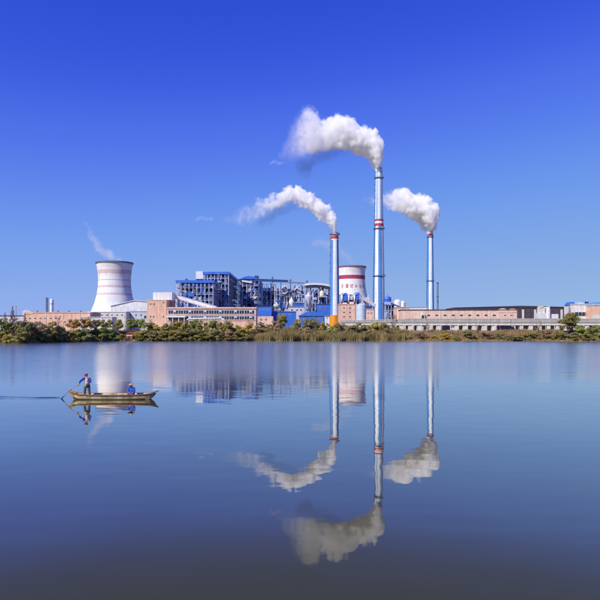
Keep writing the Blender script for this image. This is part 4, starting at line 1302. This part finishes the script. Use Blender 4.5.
plant('round', 583, 325.5, 16, 7, FRESH, 'fresh green shrub right of the spreading tree')
plant('round', 594, 324.8, 16, 8, MIDG, 'green shrub at the right picture edge')
plant('round', 589, 333, 14, 3, OLIVE, 'low shrub at the water near the right picture edge')
plant('round', 604, 326, 16, 6, DKOL, 'dark shrub cut by the right picture edge')

def blades(n, pick, hmin, hmax, wid, seed, lean=.25):
    rng = random.Random(seed)
    v, f = [], []
    for _ in range(n):
        q = pick(rng)
        if q is None: continue
        x, y, hs = q
        z = land_z(x, y) - .05
        h = rng.uniform(hmin, hmax) * hs
        a = rng.uniform(0, PI)
        dx, dy = math.cos(a) * wid * rng.uniform(.6, 1.4), math.sin(a) * wid
        lx, ly = rng.gauss(0, lean) * h, rng.gauss(0, lean) * h
        k = len(v)
        v += [(x - dx, y - dy, z), (x + dx, y + dy, z), (x + dx * .8 + lx * .4, y + dy * .8 + ly * .4, z + h * .62), (x - dx * .8 + lx * .4, y - dy * .8 + ly * .4, z + h * .62), (x + lx, y + ly, z + h)]
        f += [(k, k + 1, k + 2, k + 3), (k + 3, k + 2, k + 4)]
    return v, f
def pick_reed(rng):
    x = rng.uniform(-27, 52)
    o = rng.uniform(.3, 20)
    hs = .75 + .5 * mnoise.noise(Vector((x * .12, o * .12, 5)))
    if x < -20: hs *= .8
    return x, shore(x) + o, hs
v, f = blades(30000, pick_reed, 2.8, 5.6, .10, 41, .18)
o = pyd('reed_bed', v, f, REED); o['kind'] = 'stuff'; o['label'] = 'tall tan and green reeds along the middle of the far bank'
def pick_grass(rng):
    x = rng.uniform(45, 175)
    o = rng.uniform(.2, 30)
    hs = .55 + .9 * max(-.4, mnoise.noise(Vector((x * .09, o * .14, 9))))
    if x > 105: hs *= 1.5
    return x, shore(x) + o, hs
v, f = blades(24000, pick_grass, .5, 1.5, .09, 42, .35)
o = pyd('bank_grass', v, f, DRYG); o['kind'] = 'stuff'; o['label'] = 'dry brown grass covering the right bank'
def pick_left(rng):
    x = rng.uniform(-140, -22)
    o = rng.uniform(.2, 26)
    return x, shore(x) + o, .6 + .6 * mnoise.noise(Vector((x * .1, o * .1, 3)))
v, f = blades(14000, pick_left, .8, 2.2, .10, 43, .35)
o = pyd('bank_undergrowth', v, f, LUSH); o['kind'] = 'stuff'; o['label'] = 'rough green undergrowth between the shrubs on the left bank'

# stones at the water's edge
srng = random.Random(12)
stone_me = []
for i in range(4):
    bm = bmesh.new()
    bmesh.ops.create_icosphere(bm, subdivisions=2, radius=1)
    for vv in bm.verts:
        vv.co *= 1 + .35 * mnoise.noise(vv.co * 1.3 + Vector((i * 7, 0, 0)))
        vv.co.z *= .6
    me = bpy.data.meshes.new('stone'); bm.to_mesh(me); bm.free(); me.materials.append(STONE)
    stone_me.append(me)
for px, sz, lab in ((30, 1.1, 'pale boulder at the water left of the far left clump middle'), (34, .8, 'smaller pale boulder right beside the first'), (37.5, .9, 'third pale boulder at the water under the dark shrubs'),
        (4, .7, 'pale stone on the left edge of the bank'), (113, .8, 'grey stone left of the brick hut'), (134, .9, 'grey stone right of the brick hut'),
        (418, .9, 'rounded stone on the brown right bank, leftmost there'), (470, .9, 'rounded stone on the brown right bank, right of the yellow shrub'), (562, 1.0, 'stone at the water under the spreading tree')):
    d_ = 215.0
    while d_ < 345 and d_ - shore((px - 300) / F * d_) < 1.2:
        d_ += .25
    x = (px - 300) / F * d_
    o = bpy.data.objects.new('boulder', srng.choice(stone_me)); COL.objects.link(o)
    o.location = (x, d_, .15); o.scale = (sz, sz * .8, sz * .8); o.rotation_euler = (0, 0, srng.uniform(0, 6))
    tag(o, lab, 'boulder', 'stones along the far water edge')
# ------------------------------------------------------------------ smoke and vapour
def plume_mat(name, x0, x1, zlo, zhi, prof, hmax, dens, colr, warp, nscale, fade, soft=.5, aniso=0.0, depth=1.0):
    """soft-edged drifting smoke: the plume's axis and half height follow curves along its length,
    the edge is broken up by turbulence"""
    m = bpy.data.materials.new(name)
    m.use_nodes = True
    nt = m.node_tree
    nt.nodes.clear()
    L = nt.links.new
    out = N(nt, 'ShaderNodeOutputMaterial')
    vol = N(nt, 'ShaderNodeVolumePrincipled')
    vol.inputs['Color'].default_value = (*colr, 1)
    vol.inputs['Anisotropy'].default_value = aniso
    L(vol.outputs[0], out.inputs['Volume'])
    tc = N(nt, 'ShaderNodeTexCoord')
    def warpnode(scale, amp, detail):
        n = N(nt, 'ShaderNodeTexNoise'); n.inputs['Scale'].default_value = scale; n.inputs['Detail'].default_value = detail; n.inputs['Roughness'].default_value = .55
        L(tc.outputs['Object'], n.inputs['Vector'])
        s_ = N(nt, 'ShaderNodeVectorMath', operation='SUBTRACT'); s_.inputs[1].default_value = (.5, .5, .5); L(n.outputs['Color'], s_.inputs[0])
        k = N(nt, 'ShaderNodeVectorMath', operation='SCALE'); k.inputs['Scale'].default_value = amp; L(s_.outputs[0], k.inputs[0])
        return k.outputs[0]
    big = N(nt, 'ShaderNodeVectorMath', operation='ADD')
    L(warpnode(nscale, warp, 2.0), big.inputs[0]); L(warpnode(nscale * 2.9, warp * .62, 5.0), big.inputs[1])
    big = big.outputs[0]
    # turbulence grows with distance from the mouth
    sp0 = N(nt, 'ShaderNodeSeparateXYZ'); L(tc.outputs['Object'], sp0.inputs[0])
    t0 = N(nt, 'ShaderNodeMapRange'); t0.inputs['From Min'].default_value = x0; t0.inputs['From Max'].default_value = x1
    L(sp0.outputs['X'], t0.inputs['Value'])
    wc = N(nt, 'ShaderNodeFloatCurve'); set_curve(wc, [(p[0], min(1, p[2] / hmax * 1.1 + .05)) for p in prof])
    L(t0.outputs[0], wc.inputs['Value'])
    bs = N(nt, 'ShaderNodeVectorMath', operation='SCALE'); L(big, bs.inputs[0]); L(wc.outputs[0], bs.inputs['Scale'])
    ad = N(nt, 'ShaderNodeVectorMath', operation='ADD'); L(tc.outputs['Object'], ad.inputs[0]); L(bs.outputs[0], ad.inputs[1])
    sp = N(nt, 'ShaderNodeSeparateXYZ'); L(ad.outputs[0], sp.inputs[0])
    t = N(nt, 'ShaderNodeMapRange', clamp=False); t.inputs['From Min'].default_value = x0; t.inputs['From Max'].default_value = x1
    L(sp.outputs['X'], t.inputs['Value'])
    zc = N(nt, 'ShaderNodeFloatCurve'); set_curve(zc, [(p[0], (p[1] - zlo) / (zhi - zlo)) for p in prof]); L(t.outputs[0], zc.inputs['Value'])
    hh = N(nt, 'ShaderNodeFloatCurve'); set_curve(hh, [(p[0], p[2] / hmax) for p in prof]); L(t.outputs[0], hh.inputs['Value'])
    fd = N(nt, 'ShaderNodeFloatCurve'); set_curve(fd, fade); L(t.outputs[0], fd.inputs['Value'])
    def M(op, a, b=None, c=None):
        n = N(nt, 'ShaderNodeMath', operation=op)
        for i, q in enumerate((a, b, c)):
            if q is None: continue
            if isinstance(q, (int, float)): n.inputs[i].default_value = q
            else: L(q, n.inputs[i])
        return n.outputs[0]
    zcen = M('MULTIPLY_ADD', zc.outputs[0], zhi - zlo, zlo)
    half = M('MAXIMUM', M('MULTIPLY', hh.outputs[0], hmax), .05)
    dz = M('DIVIDE', M('SUBTRACT', sp.outputs['Z'], zcen), half)
    dy = M('DIVIDE', sp.outputs['Y'], M('MULTIPLY', half, depth))
    r_ = M('SQRT', M('ADD', M('MULTIPLY', dz, dz), M('MULTIPLY', dy, dy)))
    e = N(nt, 'ShaderNodeMapRange', interpolation_type='SMOOTHSTEP')
    e.inputs['From Min'].default_value = 1.0; e.inputs['From Max'].default_value = 1.0 - soft
    e.inputs['To Min'].default_value = 0; e.inputs['To Max'].default_value = dens
    L(r_, e.inputs['Value'])
    n3 = N(nt, 'ShaderNodeTexNoise'); n3.inputs['Scale'].default_value = nscale * 1.7; n3.inputs['Detail'].default_value = 4; n3.inputs['Roughness'].default_value = .6
    L(bs.outputs[0], n3.inputs['Vector'])
    off = N(nt, 'ShaderNodeVectorMath', operation='ADD'); off.inputs[1].default_value = (31, 17, 5)
    L(tc.outputs['Object'], off.inputs[0]); L(off.outputs[0], n3.inputs['Vector'])
    thr = M('MULTIPLY_ADD', M('POWER', fd.outputs[0], .5), -.27, .635)
    er = N(nt, 'ShaderNodeMapRange', interpolation_type='SMOOTHSTEP')
    L(n3.outputs['Fac'], er.inputs['Value']); L(M('SUBTRACT', thr, .1), er.inputs['From Min']); L(M('ADD', thr, .12), er.inputs['From Max'])
    L(M('MULTIPLY', M('MULTIPLY', M('MULTIPLY', e.outputs[0], fd.outputs[0]), er.outputs[0]), M('MULTIPLY', M('LESS_THAN', t.outputs[0], 1.0), M('GREATER_THAN', t.outputs[0], 0.0))), vol.inputs['Density'])
    return m

def set_curve(node, pts):
    cv = node.mapping.curves[0]
    pts = sorted(pts)
    cv.points[0].location = pts[0]
    cv.points[1].location = pts[-1]
    for p in pts[1:-1]:
        cv.points.new(*p)
    node.mapping.update()

def plume(parent, name, label, d, mouth, rows, dens, colr, warp, nscale, fade, soft=.5, aniso=0., depth=1.0):
    """rows = (px, ytop, ybottom) along the plume; mouth = point the plume comes from"""
    k = d / F
    rows = sorted(rows)
    prof_m = []
    for px, yt, yb in rows:
        prof_m.append(((px - 300) * k - mouth.x, CAM_H + (HOR - (yt + yb) / 2) * k - mouth.z, max(.05, (yb - yt) / 2 * k)))
    x0, x1 = prof_m[0][0], prof_m[-1][0]
    prof = [((x - x0) / (x1 - x0), z, h) for x, z, h in prof_m]
    hmax = max(p[2] for p in prof)
    zlo, zhi = min(p[1] for p in prof) - 1, max(p[1] for p in prof) + 1
    m = plume_mat(name + '_vapour', x0, x1, zlo, zhi, prof, hmax, dens, colr, warp, nscale, fade, soft, aniso, depth)
    # closed hull that follows the plume a little outside its soft edge
    n, seg = 28, 18
    v, f = [], []
    rs = random.Random(len(label))
    pad = warp * .42
    for i in range(n + 1):
        u = i / n
        for (a, b_) in zip(prof, prof[1:]):
            if a[0] <= u <= b_[0] + 1e-9:
                q = (u - a[0]) / (b_[0] - a[0]); z = a[1] + (b_[1] - a[1]) * q; h = a[2] + (b_[2] - a[2]) * q
                break
        x = x0 + (x1 - x0) * u + (u - .5) * 2 * pad * .9
        for j in range(seg):
            t_ = 2 * PI * j / seg
            loc = min(1, h / hmax * 1.1 + .05)
            pp = pad * loc + .3
            wob = 1 + .06 * mnoise.noise(Vector((x * .2, math.cos(t_) * 2, math.sin(t_) * 2)))
            v.append((x, (h * depth + pp) * math.cos(t_) * wob, z + (h * 1.02 + pp) * math.sin(t_) * wob))
    for i in range(n):
        for j in range(seg):
            j2 = (j + 1) % seg
            f.append((i * seg + j, i * seg + j2, (i + 1) * seg + j2, (i + 1) * seg + j))
    f.append(tuple(reversed(range(seg)))); f.append(tuple(range(n * seg, (n + 1) * seg)))
    o = pyd(name, v, f, m, parent, True)
    bm = bmesh.new(); bm.from_mesh(o.data); bmesh.ops.recalc_face_normals(bm, faces=bm.faces); bm.to_mesh(o.data); bm.free()
    if parent is None:
        o.location = mouth
    if label and parent is None:
        tag(o, label, 'smoke')
    return o

SW = (1, 1, 1)
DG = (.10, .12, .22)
t = thing('smoke_plume', 'largest white smoke plume, curling left from the tallest chimney', 'smoke', TOP_C)
plume(t, 'white_smoke', 'plume c', 640, TOP_C,
      [(382.3, 146, 156), (380.8, 138, 171), (378.5, 136, 172.5), (375.2, 132, 172), (372, 129, 164), (366, 127, 159), (360, 124, 155), (352, 118, 152), (344, 115.5, 151), (336, 115, 151), (328, 117, 152), (321, 120, 153), (316, 113, 155), (310, 106, 156), (304, 108, 158), (299, 120, 159), (295, 135, 158), (291, 146, 154)],
      .42, SW, 20, .075, [(0, .07), (.10, .12), (.22, .26), (.45, .6), (.7, 1), (1, 1)], .24, -.3)
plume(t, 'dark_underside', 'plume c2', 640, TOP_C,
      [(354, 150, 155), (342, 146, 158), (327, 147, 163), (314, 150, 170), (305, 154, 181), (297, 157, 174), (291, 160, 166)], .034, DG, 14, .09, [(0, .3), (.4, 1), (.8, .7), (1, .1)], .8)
plume(t, 'thin_tail', 'plume c3', 640, TOP_C, [(330, 122, 154), (318, 112, 160), (308, 104, 164), (299, 108, 166), (291, 124, 166), (284, 140, 164), (277, 148, 160)], .030, SW, 20, .09, [(0, .35), (.4, .7), (1, .8)], .9)
t = thing('smoke_plume', 'white smoke trail drifting left from the orange-footed chimney', 'smoke', TOP_L)
plume(t, 'white_smoke', 'plume l', 520, TOP_L,
      [(336.3, 226, 231), (335.6, 220, 235), (333.2, 212, 235.5), (327, 206, 225), (320, 199, 219), (312, 193.5, 213), (304, 190, 207), (297, 186, 204), (291, 184.5, 204), (286, 188, 205), (280, 192, 208), (272, 195, 212), (264, 197.5, 216), (257, 199, 220), (250, 203, 224), (244, 208, 225), (237, 214, 224)],
      .48, SW, 15, .11, [(0, .06), (.15, .10), (.3, .25), (.5, .6), (.75, 1), (1, 1)], .24, -.3)
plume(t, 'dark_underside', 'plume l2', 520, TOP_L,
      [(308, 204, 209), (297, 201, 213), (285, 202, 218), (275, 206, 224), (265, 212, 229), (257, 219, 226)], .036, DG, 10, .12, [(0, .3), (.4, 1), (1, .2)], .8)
plume(t, 'thin_tail', 'plume l3', 520, TOP_L, [(290, 186, 206), (275, 192, 216), (262, 196, 222), (250, 200, 227), (240, 206, 228), (230, 212, 227), (222, 217, 224)], .040, SW, 15, .11, [(0, .35), (.5, .75), (1, .8)], .9)
t = thing('smoke_plume', 'white smoke plume drifting behind the tallest chimney from the rightmost one', 'smoke', TOP_R)
plume(t, 'white_smoke', 'plume r', 900, TOP_R,
      [(438.8, 208, 216), (437, 204, 223), (432.8, 200, 234), (430, 200, 235), (427.5, 197, 233), (422, 195, 227), (416, 194, 222), (410, 190, 218), (404, 187, 215), (398, 188, 213), (391, 191, 211), (384, 191, 208), (376, 194, 206), (368, 198, 204)],
      .33, SW, 23, .06, [(0, .05), (.2, .16), (.4, .4), (.65, 1), (1, 1)], .24, -.3)

plume(t, 'thin_tail', 'plume r3', 900, TOP_R, [(402, 186, 214), (392, 187, 213), (382, 189, 210), (372, 192, 208), (363, 196, 205)], .022, SW, 20, .06, [(0, .3), (.5, .7), (1, .8)], .9)
P1 = at(112, 264, 800)
t = thing('vapour_wisp', 'thin pale vapour rising left from the lone cooling tower', 'vapour', P1)
plume(t, 'thin_vapour', 'vap 1', 800, P1, [(122, 258, 265), (115, 252, 266), (108, 247, 264), (100, 240, 258), (95, 232, 250), (91, 226, 242), (87, 222, 232), (84, 220, 226)], .085, SW, 16, .07, [(0, .2), (.3, .6), (.7, .8), (1, .5)], .9)
P2 = at(350, 268, 900)
t = thing('vapour_wisp', 'faint grey vapour drifting from the cooling tower behind the orange-footed chimney', 'vapour', P2)
plume(t, 'thin_vapour', 'vap 2', 900, P2, [(358, 262, 268), (350, 254, 268), (344, 246, 264), (336, 240, 258), (328, 237, 253), (320, 236, 250), (311, 239, 247)], .045, (.80, .86, .97), 18, .06, [(0, .4), (.4, .9), (.7, .8), (1, .6)], .9)
for px, py, lab, sc in ((276, 162.5, 'tiny stray smoke puff left of the largest plume', 1.2), (203.5, 218.5, 'tiny stray smoke puff in open sky right above the boiler houses', 1.7)):
    P3 = at(px, py, 640)
    t = thing('smoke_puff', lab, 'smoke', P3)
    plume(t, 'thin_vapour', lab, 640, P3, [(px - 7 * sc, py + 2, py + 3), (px - 4 * sc, py - 1.5, py + 2.5), (px, py - 2.5, py + 2), (px + 4 * sc, py - 2, py + 3), (px + 7 * sc, py - .5, py + 1)], .10, SW, 8, .14, [(0, .2), (.5, 1), (1, .4)], .9)
# ------------------------------------------------------------------ boat and its crew
D_B = 40.3
def bx(px): return (px - 300) / F * D_B - BOAT.x
def bz(py): return CAM_H + (HOR - py) / F * D_B
boat = thing('rowing_boat', 'long narrow flat wooden rowing boat with pale sides on the lake', 'boat', (BOAT.x, D_B, 0))
# stations: x, half width at gunwale, half width at bottom, gunwale height, bottom height
ST = [(bx(69.5), .16, .12, .55, .43), (bx(72), .26, .20, .48, .24), (bx(75), .38, .30, .41, .05), (bx(80), .48, .38, .36, -.06), (bx(92), .56, .45, .325, -.09),
      (bx(104), .60, .48, .315, -.09), (bx(116), .60, .48, .315, -.09), (bx(128), .57, .46, .32, -.09), (bx(138), .51, .40, .335, -.07), (bx(146), .42, .31, .36, -.04), (bx(150.5), .34, .25, .385, .02), (bx(154), .25, .18, .43, .20)]
def hull_mesh():
    v, f = [], []
    th = .045
    for (x, wg, wb, zg, zb) in ST:
        zm = zb + (zg - zb) * .55; wm = wb + (wg - wb) * .7
        ring = [(-wg, zg), (-wm, zm), (-wb, zb), (wb, zb), (wm, zm), (wg, zg), (wg - th, zg), (wm - th, zm), (wb - th, zb + th), (-wb + th, zb + th), (-wm + th, zm), (-wg + th, zg)]
        v += [(x, y, z) for y, z in ring]
    n = 12
    for i in range(len(ST) - 1):
        for j in range(n):
            j2 = (j + 1) % n
            f.append((i * n + j, i * n + j2, (i + 1) * n + j2, (i + 1) * n + j))
    f.append(tuple(range(n))); f.append(tuple(reversed(range((len(ST) - 1) * n, len(ST) * n))))
    return v, f
v, f = hull_mesh()
hull = pyd('hull', v, f, WOOD, boat)
bm = bmesh.new(); bm.from_mesh(hull.data); bmesh.ops.recalc_face_normals(bm, faces=bm.faces); bm.to_mesh(hull.data); bm.free()
# dark waterline strake, rub rails, inside boards
for sy in (-1, 1):
    v, f = [], []
    for (x, wg, wb, zg, zb) in ST:
        y = sy * (wg + .012)
        v += [(x, y - .03, zg - .035), (x, y + .03, zg - .035), (x, y + .03, zg + .03), (x, y - .03, zg + .03)]
    for i in range(len(ST) - 1):
        for j in range(4):
            j2 = (j + 1) % 4
            f.append((i * 4 + j, i * 4 + j2, (i + 1) * 4 + j2, (i + 1) * 4 + j))
    f.append((3, 2, 1, 0)); k = (len(ST) - 1) * 4; f.append((k, k + 1, k + 2, k + 3))
    o = pyd('gunwale', v, f, WOODR, boat)
    bm = bmesh.new(); bm.from_mesh(o.data); bmesh.ops.recalc_face_normals(bm, faces=bm.faces); bm.to_mesh(o.data); bm.free()
    v, f = [], []
    for (x, wg, wb, zg, zb) in ST[2:10]:
        za, zb2 = zb - .005, zb + (zg - zb) * .33
        ya, yb = sy * (wb + .008), sy * (wb + (wg - wb) * .42 + .010)
        v += [(x, ya, za), (x, yb, zb2), (x, yb + sy * .014, zb2), (x, ya + sy * .014, za)]
    for i in range(7):
        for j in range(4):
            j2 = (j + 1) % 4
            f.append((i * 4 + j, i * 4 + j2, (i + 1) * 4 + j2, (i + 1) * 4 + j))
    f.append((3, 2, 1, 0)); f.append((28, 29, 30, 31))
    o = pyd('wet_strake', v, f, WOODD, boat)
    bm = bmesh.new(); bm.from_mesh(o.data); bmesh.ops.recalc_face_normals(bm, faces=bm.faces); bm.to_mesh(o.data); bm.free()
for px, z in ((96, .23), (110, .23), (121, .23), (131.5, .20), (142, .26)):
    box(boat, 'thwart', bx(px) - .11, bx(px) + .11, -.50 if px < 140 else -.38, .50 if px < 140 else .38, z, z + .035, WOODR)
for i in range(4):
    y = -.27 + i * .18
    box(boat, 'floor_plank', bx(86), bx(136), y - .08, y + .08, .0, .035, WOODD if i % 2 else WOODR)
# raked bow board with its two horns, raised stern block
prism(boat, 'bow_board', [(bx(151.5), .36), (bx(154.8), .42), (bx(158.4), .53), (bx(158.0), .57), (bx(154), .48), (bx(151.5), .42)], -.17, .17, WOODD)
prism(boat, 'bow_foot', [(bx(151), .06), (bx(154), .22), (bx(156.2), .36), (bx(155.8), .40), (bx(152.5), .36)], -.13, .13, WOODD)
prism(boat, 'stern_deck', [(bx(68.6), .56), (bx(69.2), .61), (bx(73), .54), (bx(77), .44), (bx(76.8), .40), (bx(72), .47)], -.20, .20, WOOD)
tube(boat, 'oar_pin', [(bx(71.2), -.05, .48), (bx(71.2), -.05, .70)], .025, WOODD, 8)

# sculling oar over the stern, held by the standing rower
oar = thing('sculling_oar', 'thin wooden sculling oar slanting over the stern into the water', 'oar', (BOAT.x, D_B, 0))
hA, pv, tip = Vector((bx(79.2), -.30, bz(384.6))), Vector((bx(71.0), -.08, .66)), Vector((bx(60.5), .20, .02))
tube(oar, 'shaft', [hA + (hA - pv) * .12, hA, pv, pv + (tip - pv) * .72], [.018, .018, .022, .018], OARW, 8)
a, b_ = pv + (tip - pv) * .70, tip + (tip - pv) * .12
side = Vector((.1, .99, 0))
dn = (b_ - a).normalized().cross(side).normalized()
q = [a - side * .035, a + side * .035, b_ + side * .10, b_ - side * .10]
v = [p + dn * .014 for p in q] + [p - dn * .014 for p in q]
pyd('blade', v, [(0, 1, 2, 3), (7, 6, 5, 4), (0, 4, 5, 1), (1, 5, 6, 2), (2, 6, 7, 3), (3, 7, 4, 0)], WOODD, oar)

def skin(name, chains, m, parent, root_idx=0, sub=2):
    """chains: list of (points, radii); a point given as an index joins an earlier point"""
    v, e, rad = [], [], []
    roots = []
    for pts, rr_, rooted in chains:
        prev = None
        for p, r_ in zip(pts, rr_):
            if isinstance(p, int):
                idx = p
            else:
                v.append(tuple(p)); rad.append(r_); idx = len(v) - 1
                if prev is None: roots.append(idx)
            if prev is not None: e.append((prev, idx))
            prev = idx
    me = bpy.data.meshes.new(name)
    me.from_pydata(v, e, [])
    o = link(name, me, parent, m)
    md = o.modifiers.new('skin', 'SKIN'); md.use_smooth_shade = True
    for i, r_ in enumerate(rad):
        rr2 = r_ if isinstance(r_, tuple) else (r_, r_)
        me.skin_vertices[0].data[i].radius = rr2
        me.skin_vertices[0].data[i].use_root = i in roots
    sd = o.modifiers.new('smooth', 'SUBSURF'); sd.levels = sub; sd.render_levels = sub
    return o

def hand(wrist, direction, palm_up, m, parent, grip=1.0):
    """palm and five curled fingers as chains for skin()"""
    d_ = Vector(direction).normalized()
    up = Vector(palm_up); up = (up - d_ * up.dot(d_)).normalized()
    s_ = d_.cross(up)
    w_ = Vector(wrist)
    ch = [([w_, w_ + d_ * .045, w_ + d_ * .085], [.026, .036, .034], True)]
    for i, ln in enumerate((.070, .078, .074, .058)):
        b0 = w_ + d_ * .075 + s_ * (.030 - .02 * i)
        p1 = b0 + d_ * ln * .45 + up * .006
        p2 = p1 + d_ * ln * .12 - up * ln * .38 * grip
        p3 = p2 - d_ * ln * .28 * grip - up * ln * .10
        ch.append(([b0, p1, p2, p3], [.0095, .009, .0085, .0075], True))
    t0 = w_ + d_ * .03 + s_ * .03
    ch.append(([t0, t0 + s_ * .028 + d_ * .022, t0 + s_ * .026 + d_ * .045 - up * .025, t0 + s_ * .008 + d_ * .058 - up * .045], [.011, .0105, .010, .008], True))
    return ch

def face(parent, c, fwd, m):
    """eyes, nose, ears on a head centred at c looking along fwd"""
    f_ = Vector(fwd).normalized(); sd = f_.cross(Vector((0, 0, 1))).normalized()
    def blob(name, p, r3, mm):
        bm = bmesh.new(); bmesh.ops.create_icosphere(bm, subdivisions=2, radius=1)
        me = bpy.data.meshes.new(name); bm.to_mesh(me); bm.free()
        o = link(name, me, parent, mm); o.location = p; o.scale = r3
        return o
    blob('nose', c + f_ * .098 - Vector((0, 0, .015)), (.014, .016, .022), m)
    for s_ in (-1, 1):
        blob('eye', c + f_ * .088 + sd * .034 * s_ + Vector((0, 0, .012)), (.011, .011, .008), HAIR)
        blob('ear', c + sd * .080 * s_ - Vector((0, 0, .008)), (.014, .016, .030), m)
    blob('mouth', c + f_ * .086 - Vector((0, 0, .052)), (.022, .01, .006), mat('lips', (.35, .11, .09), .5, .05))

# standing rower: facing the stern oar, half turned to the camera
PX = bx(87.3)
p = thing('person', 'person standing at the stern in blue and white top and red cap, working the oar', 'person', (BOAT.x + PX, D_B - .02, .035))
H0 = bz(373.2) - .035
k = H0 / 1.70
V = lambda x, y, z: Vector((x * k, y * k, z * k))
pel, bel, che, nec = V(0, 0, .90), V(-.01, 0, 1.05), V(-.03, 0, 1.26), V(-.05, -.01, 1.43)
hed, hdt = V(-.065, -.02, 1.55), V(-.07, -.02, 1.63)
lsh, lel, lwr = V(-.17, -.10, 1.36), V(-.36, -.26, 1.20), V(hA.x / k - PX / k + .06, hA.y / k + .03, (hA.z - .035) / k + .02)
rsh, rel, rwr = V(.13, .09, 1.36), V(.24, -.02, 1.12), V(.06, -.20, 1.02)
hipl, knl, anl, tol = V(-.09, -.06, .86), V(-.14, -.10, .48), V(-.12, -.08, .08), V(-.22, -.14, .04)
hipr, knr, anr, tor = V(.09, .06, .86), V(.12, .04, .48), V(.16, .08, .08), V(.06, .02, .04)
body_ch = [([pel, bel, che, nec, hed, hdt], [.135, .125, (.15, .12), .055, .088, .075], True),
           ([2, lsh, lel, lwr], [0, .06, .045, .032], False), ([2, rsh, rel, rwr], [0, .06, .045, .032], False),
           ([0, hipl, knl, anl, tol], [0, .095, .062, .045, .04], False), ([0, hipr, knr, anr, tor], [0, .095, .062, .045, .04], False)]
body_ch += hand(lwr, lwr - lel, (0, 0, 1), SKIN, p) + hand(rwr, rwr - rel, (0, 0, 1), SKIN, p)
body = skin('body', body_ch, SKIN, p)
skin('trousers', [([pel + V(0, 0, .10), pel, hipl, knl, anl + V(0, 0, .03)], [.15, .155, .112, .085, .075], True), ([1, hipr, knr, anr + V(0, 0, .03)], [0, .112, .085, .075], False)], TROU, p)
skin('shirt', [([pel + V(0, 0, .03), bel, che + V(0, 0, .02), V(-.045, -.005, 1.40)], [.165, (.155, .14), (.185, .15), .085], True)], VEST, p)
for nm, a_, b2, c_ in (('sleeve', lsh, lel, lwr), ('sleeve', rsh, rel, rwr)):
    skin(nm, [([che + (a_ - che) * .72 + V(0, 0, .02), a_, b2, b2 + (c_ - b2) * .62], [.085, .088, .068, .056], True)], JACK, p)
for a_ in (tol, tor):
    pass
cc = hed + V(0, 0, .02)
lathe(p, 'cap', [(.108, cc.z + .035), (.106, cc.z + .07), (.085, cc.z + .105), (.04, cc.z + .125), (.005, cc.z + .13)], CAPM, 20, (cc.x, cc.y, 0))
fw = Vector((-.75, -.65, -.05))
pk = prism(p, 'cap_peak', [(-.03, 0), (.07, -.012), (.07, -.004), (-.03, .012)], -.06, .06, CAPM)
pk.location = cc + fw.normalized() * .12 + Vector((0, 0, .045)); pk.rotation_euler = (0, 0, math.atan2(fw.y, fw.x))
face(p, cc - V(0, 0, .02), fw, SKIN)
lathe(p, 'hair', [(.094, cc.z - .02), (.100, cc.z + .03), (.098, cc.z + .045)], HAIR, 20, (cc.x + .012, cc.y + .012, 0))
for a_, an in ((tol, anl), (tor, anr)):
    skin('shoe', [([an + V(.02, .01, -.04), (an + a_) / 2 - V(0, 0, .02), a_], [.052, .05, .042], True)], RUBBER, p)

# seated passenger under a wide straw hat
PX2 = bx(131.8)
p = thing('person', 'person sitting low near the bow in bright blue clothes and wide straw hat', 'person', (BOAT.x + PX2, D_B, .235))
V = lambda x, y, z: Vector((x, y, z))
pel, bel, che, nec, hed, hdt = V(0, 0, .09), V(.01, 0, .24), V(.00, -.02, .42), V(-.015, -.04, .55), V(-.02, -.05, .655), V(-.02, -.05, .72)
lsh, lel, lwr = V(-.17, -.05, .48), V(-.22, -.17, .27), V(-.07, -.31, .19)
rsh, rel, rwr = V(.17, -.05, .48), V(.23, -.15, .27), V(.10, -.31, .19)
hipl, knl, anl, tol = V(-.09, -.05, .08), V(-.12, -.38, .16), V(-.12, -.36, -.17), V(-.12, -.44, -.20)
hipr, knr, anr, tor = V(.09, -.05, .08), V(.20, -.35, .17), V(.22, -.34, -.17), V(.24, -.42, -.20)
ch = [([pel, bel, che, nec, hed, hdt], [.14, .125, (.15, .12), .052, .085, .072], True),
      ([2, lsh, lel, lwr], [0, .058, .044, .031], False), ([2, rsh, rel, rwr], [0, .058, .044, .031], False),
      ([0, hipl, knl, anl, tol], [0, .09, .06, .045, .04], False), ([0, hipr, knr, anr, tor], [0, .09, .06, .045, .04], False)]
ch += hand(lwr, lwr - lel, (0, 0, 1), SKIN, p) + hand(rwr, rwr - rel, (0, 0, 1), SKIN, p)
skin('body', ch, SKIN, p)
skin('jacket', [([pel - V(0, 0, .02), bel, che, V(-.012, -.03, .52)], [.17, (.165, .15), (.18, .15), .08], True), ([2, lsh, lel, lel + (lwr - lel) * .75], [0, .085, .068, .055], False), ([2, rsh, rel, rel + (rwr - rel) * .75], [0, .085, .068, .055], False)], JACK2, p)
skin('trousers', [([pel - V(0, .02, .01), hipl, knl, anl + V(0, 0, .04)], [.145, .11, .082, .07], True), ([0, hipr, knr, anr + V(0, 0, .04)], [0, .11, .082, .07], False)], TROU2, p)
cc = hed
lathe(p, 'straw_hat', [(.245, cc.z + .045), (.25, cc.z + .052), (.14, cc.z + .085), (.105, cc.z + .10), (.095, cc.z + .15), (.05, cc.z + .175), (.004, cc.z + .18)], STRAW, 28, (cc.x, cc.y, 0))
face(p, cc, Vector((-.25, -1, -.1)), SKIN)
lathe(p, 'hair', [(.088, cc.z - .03), (.096, cc.z + .03), (.094, cc.z + .055)], HAIR, 20, (cc.x + .004, cc.y + .014, 0))
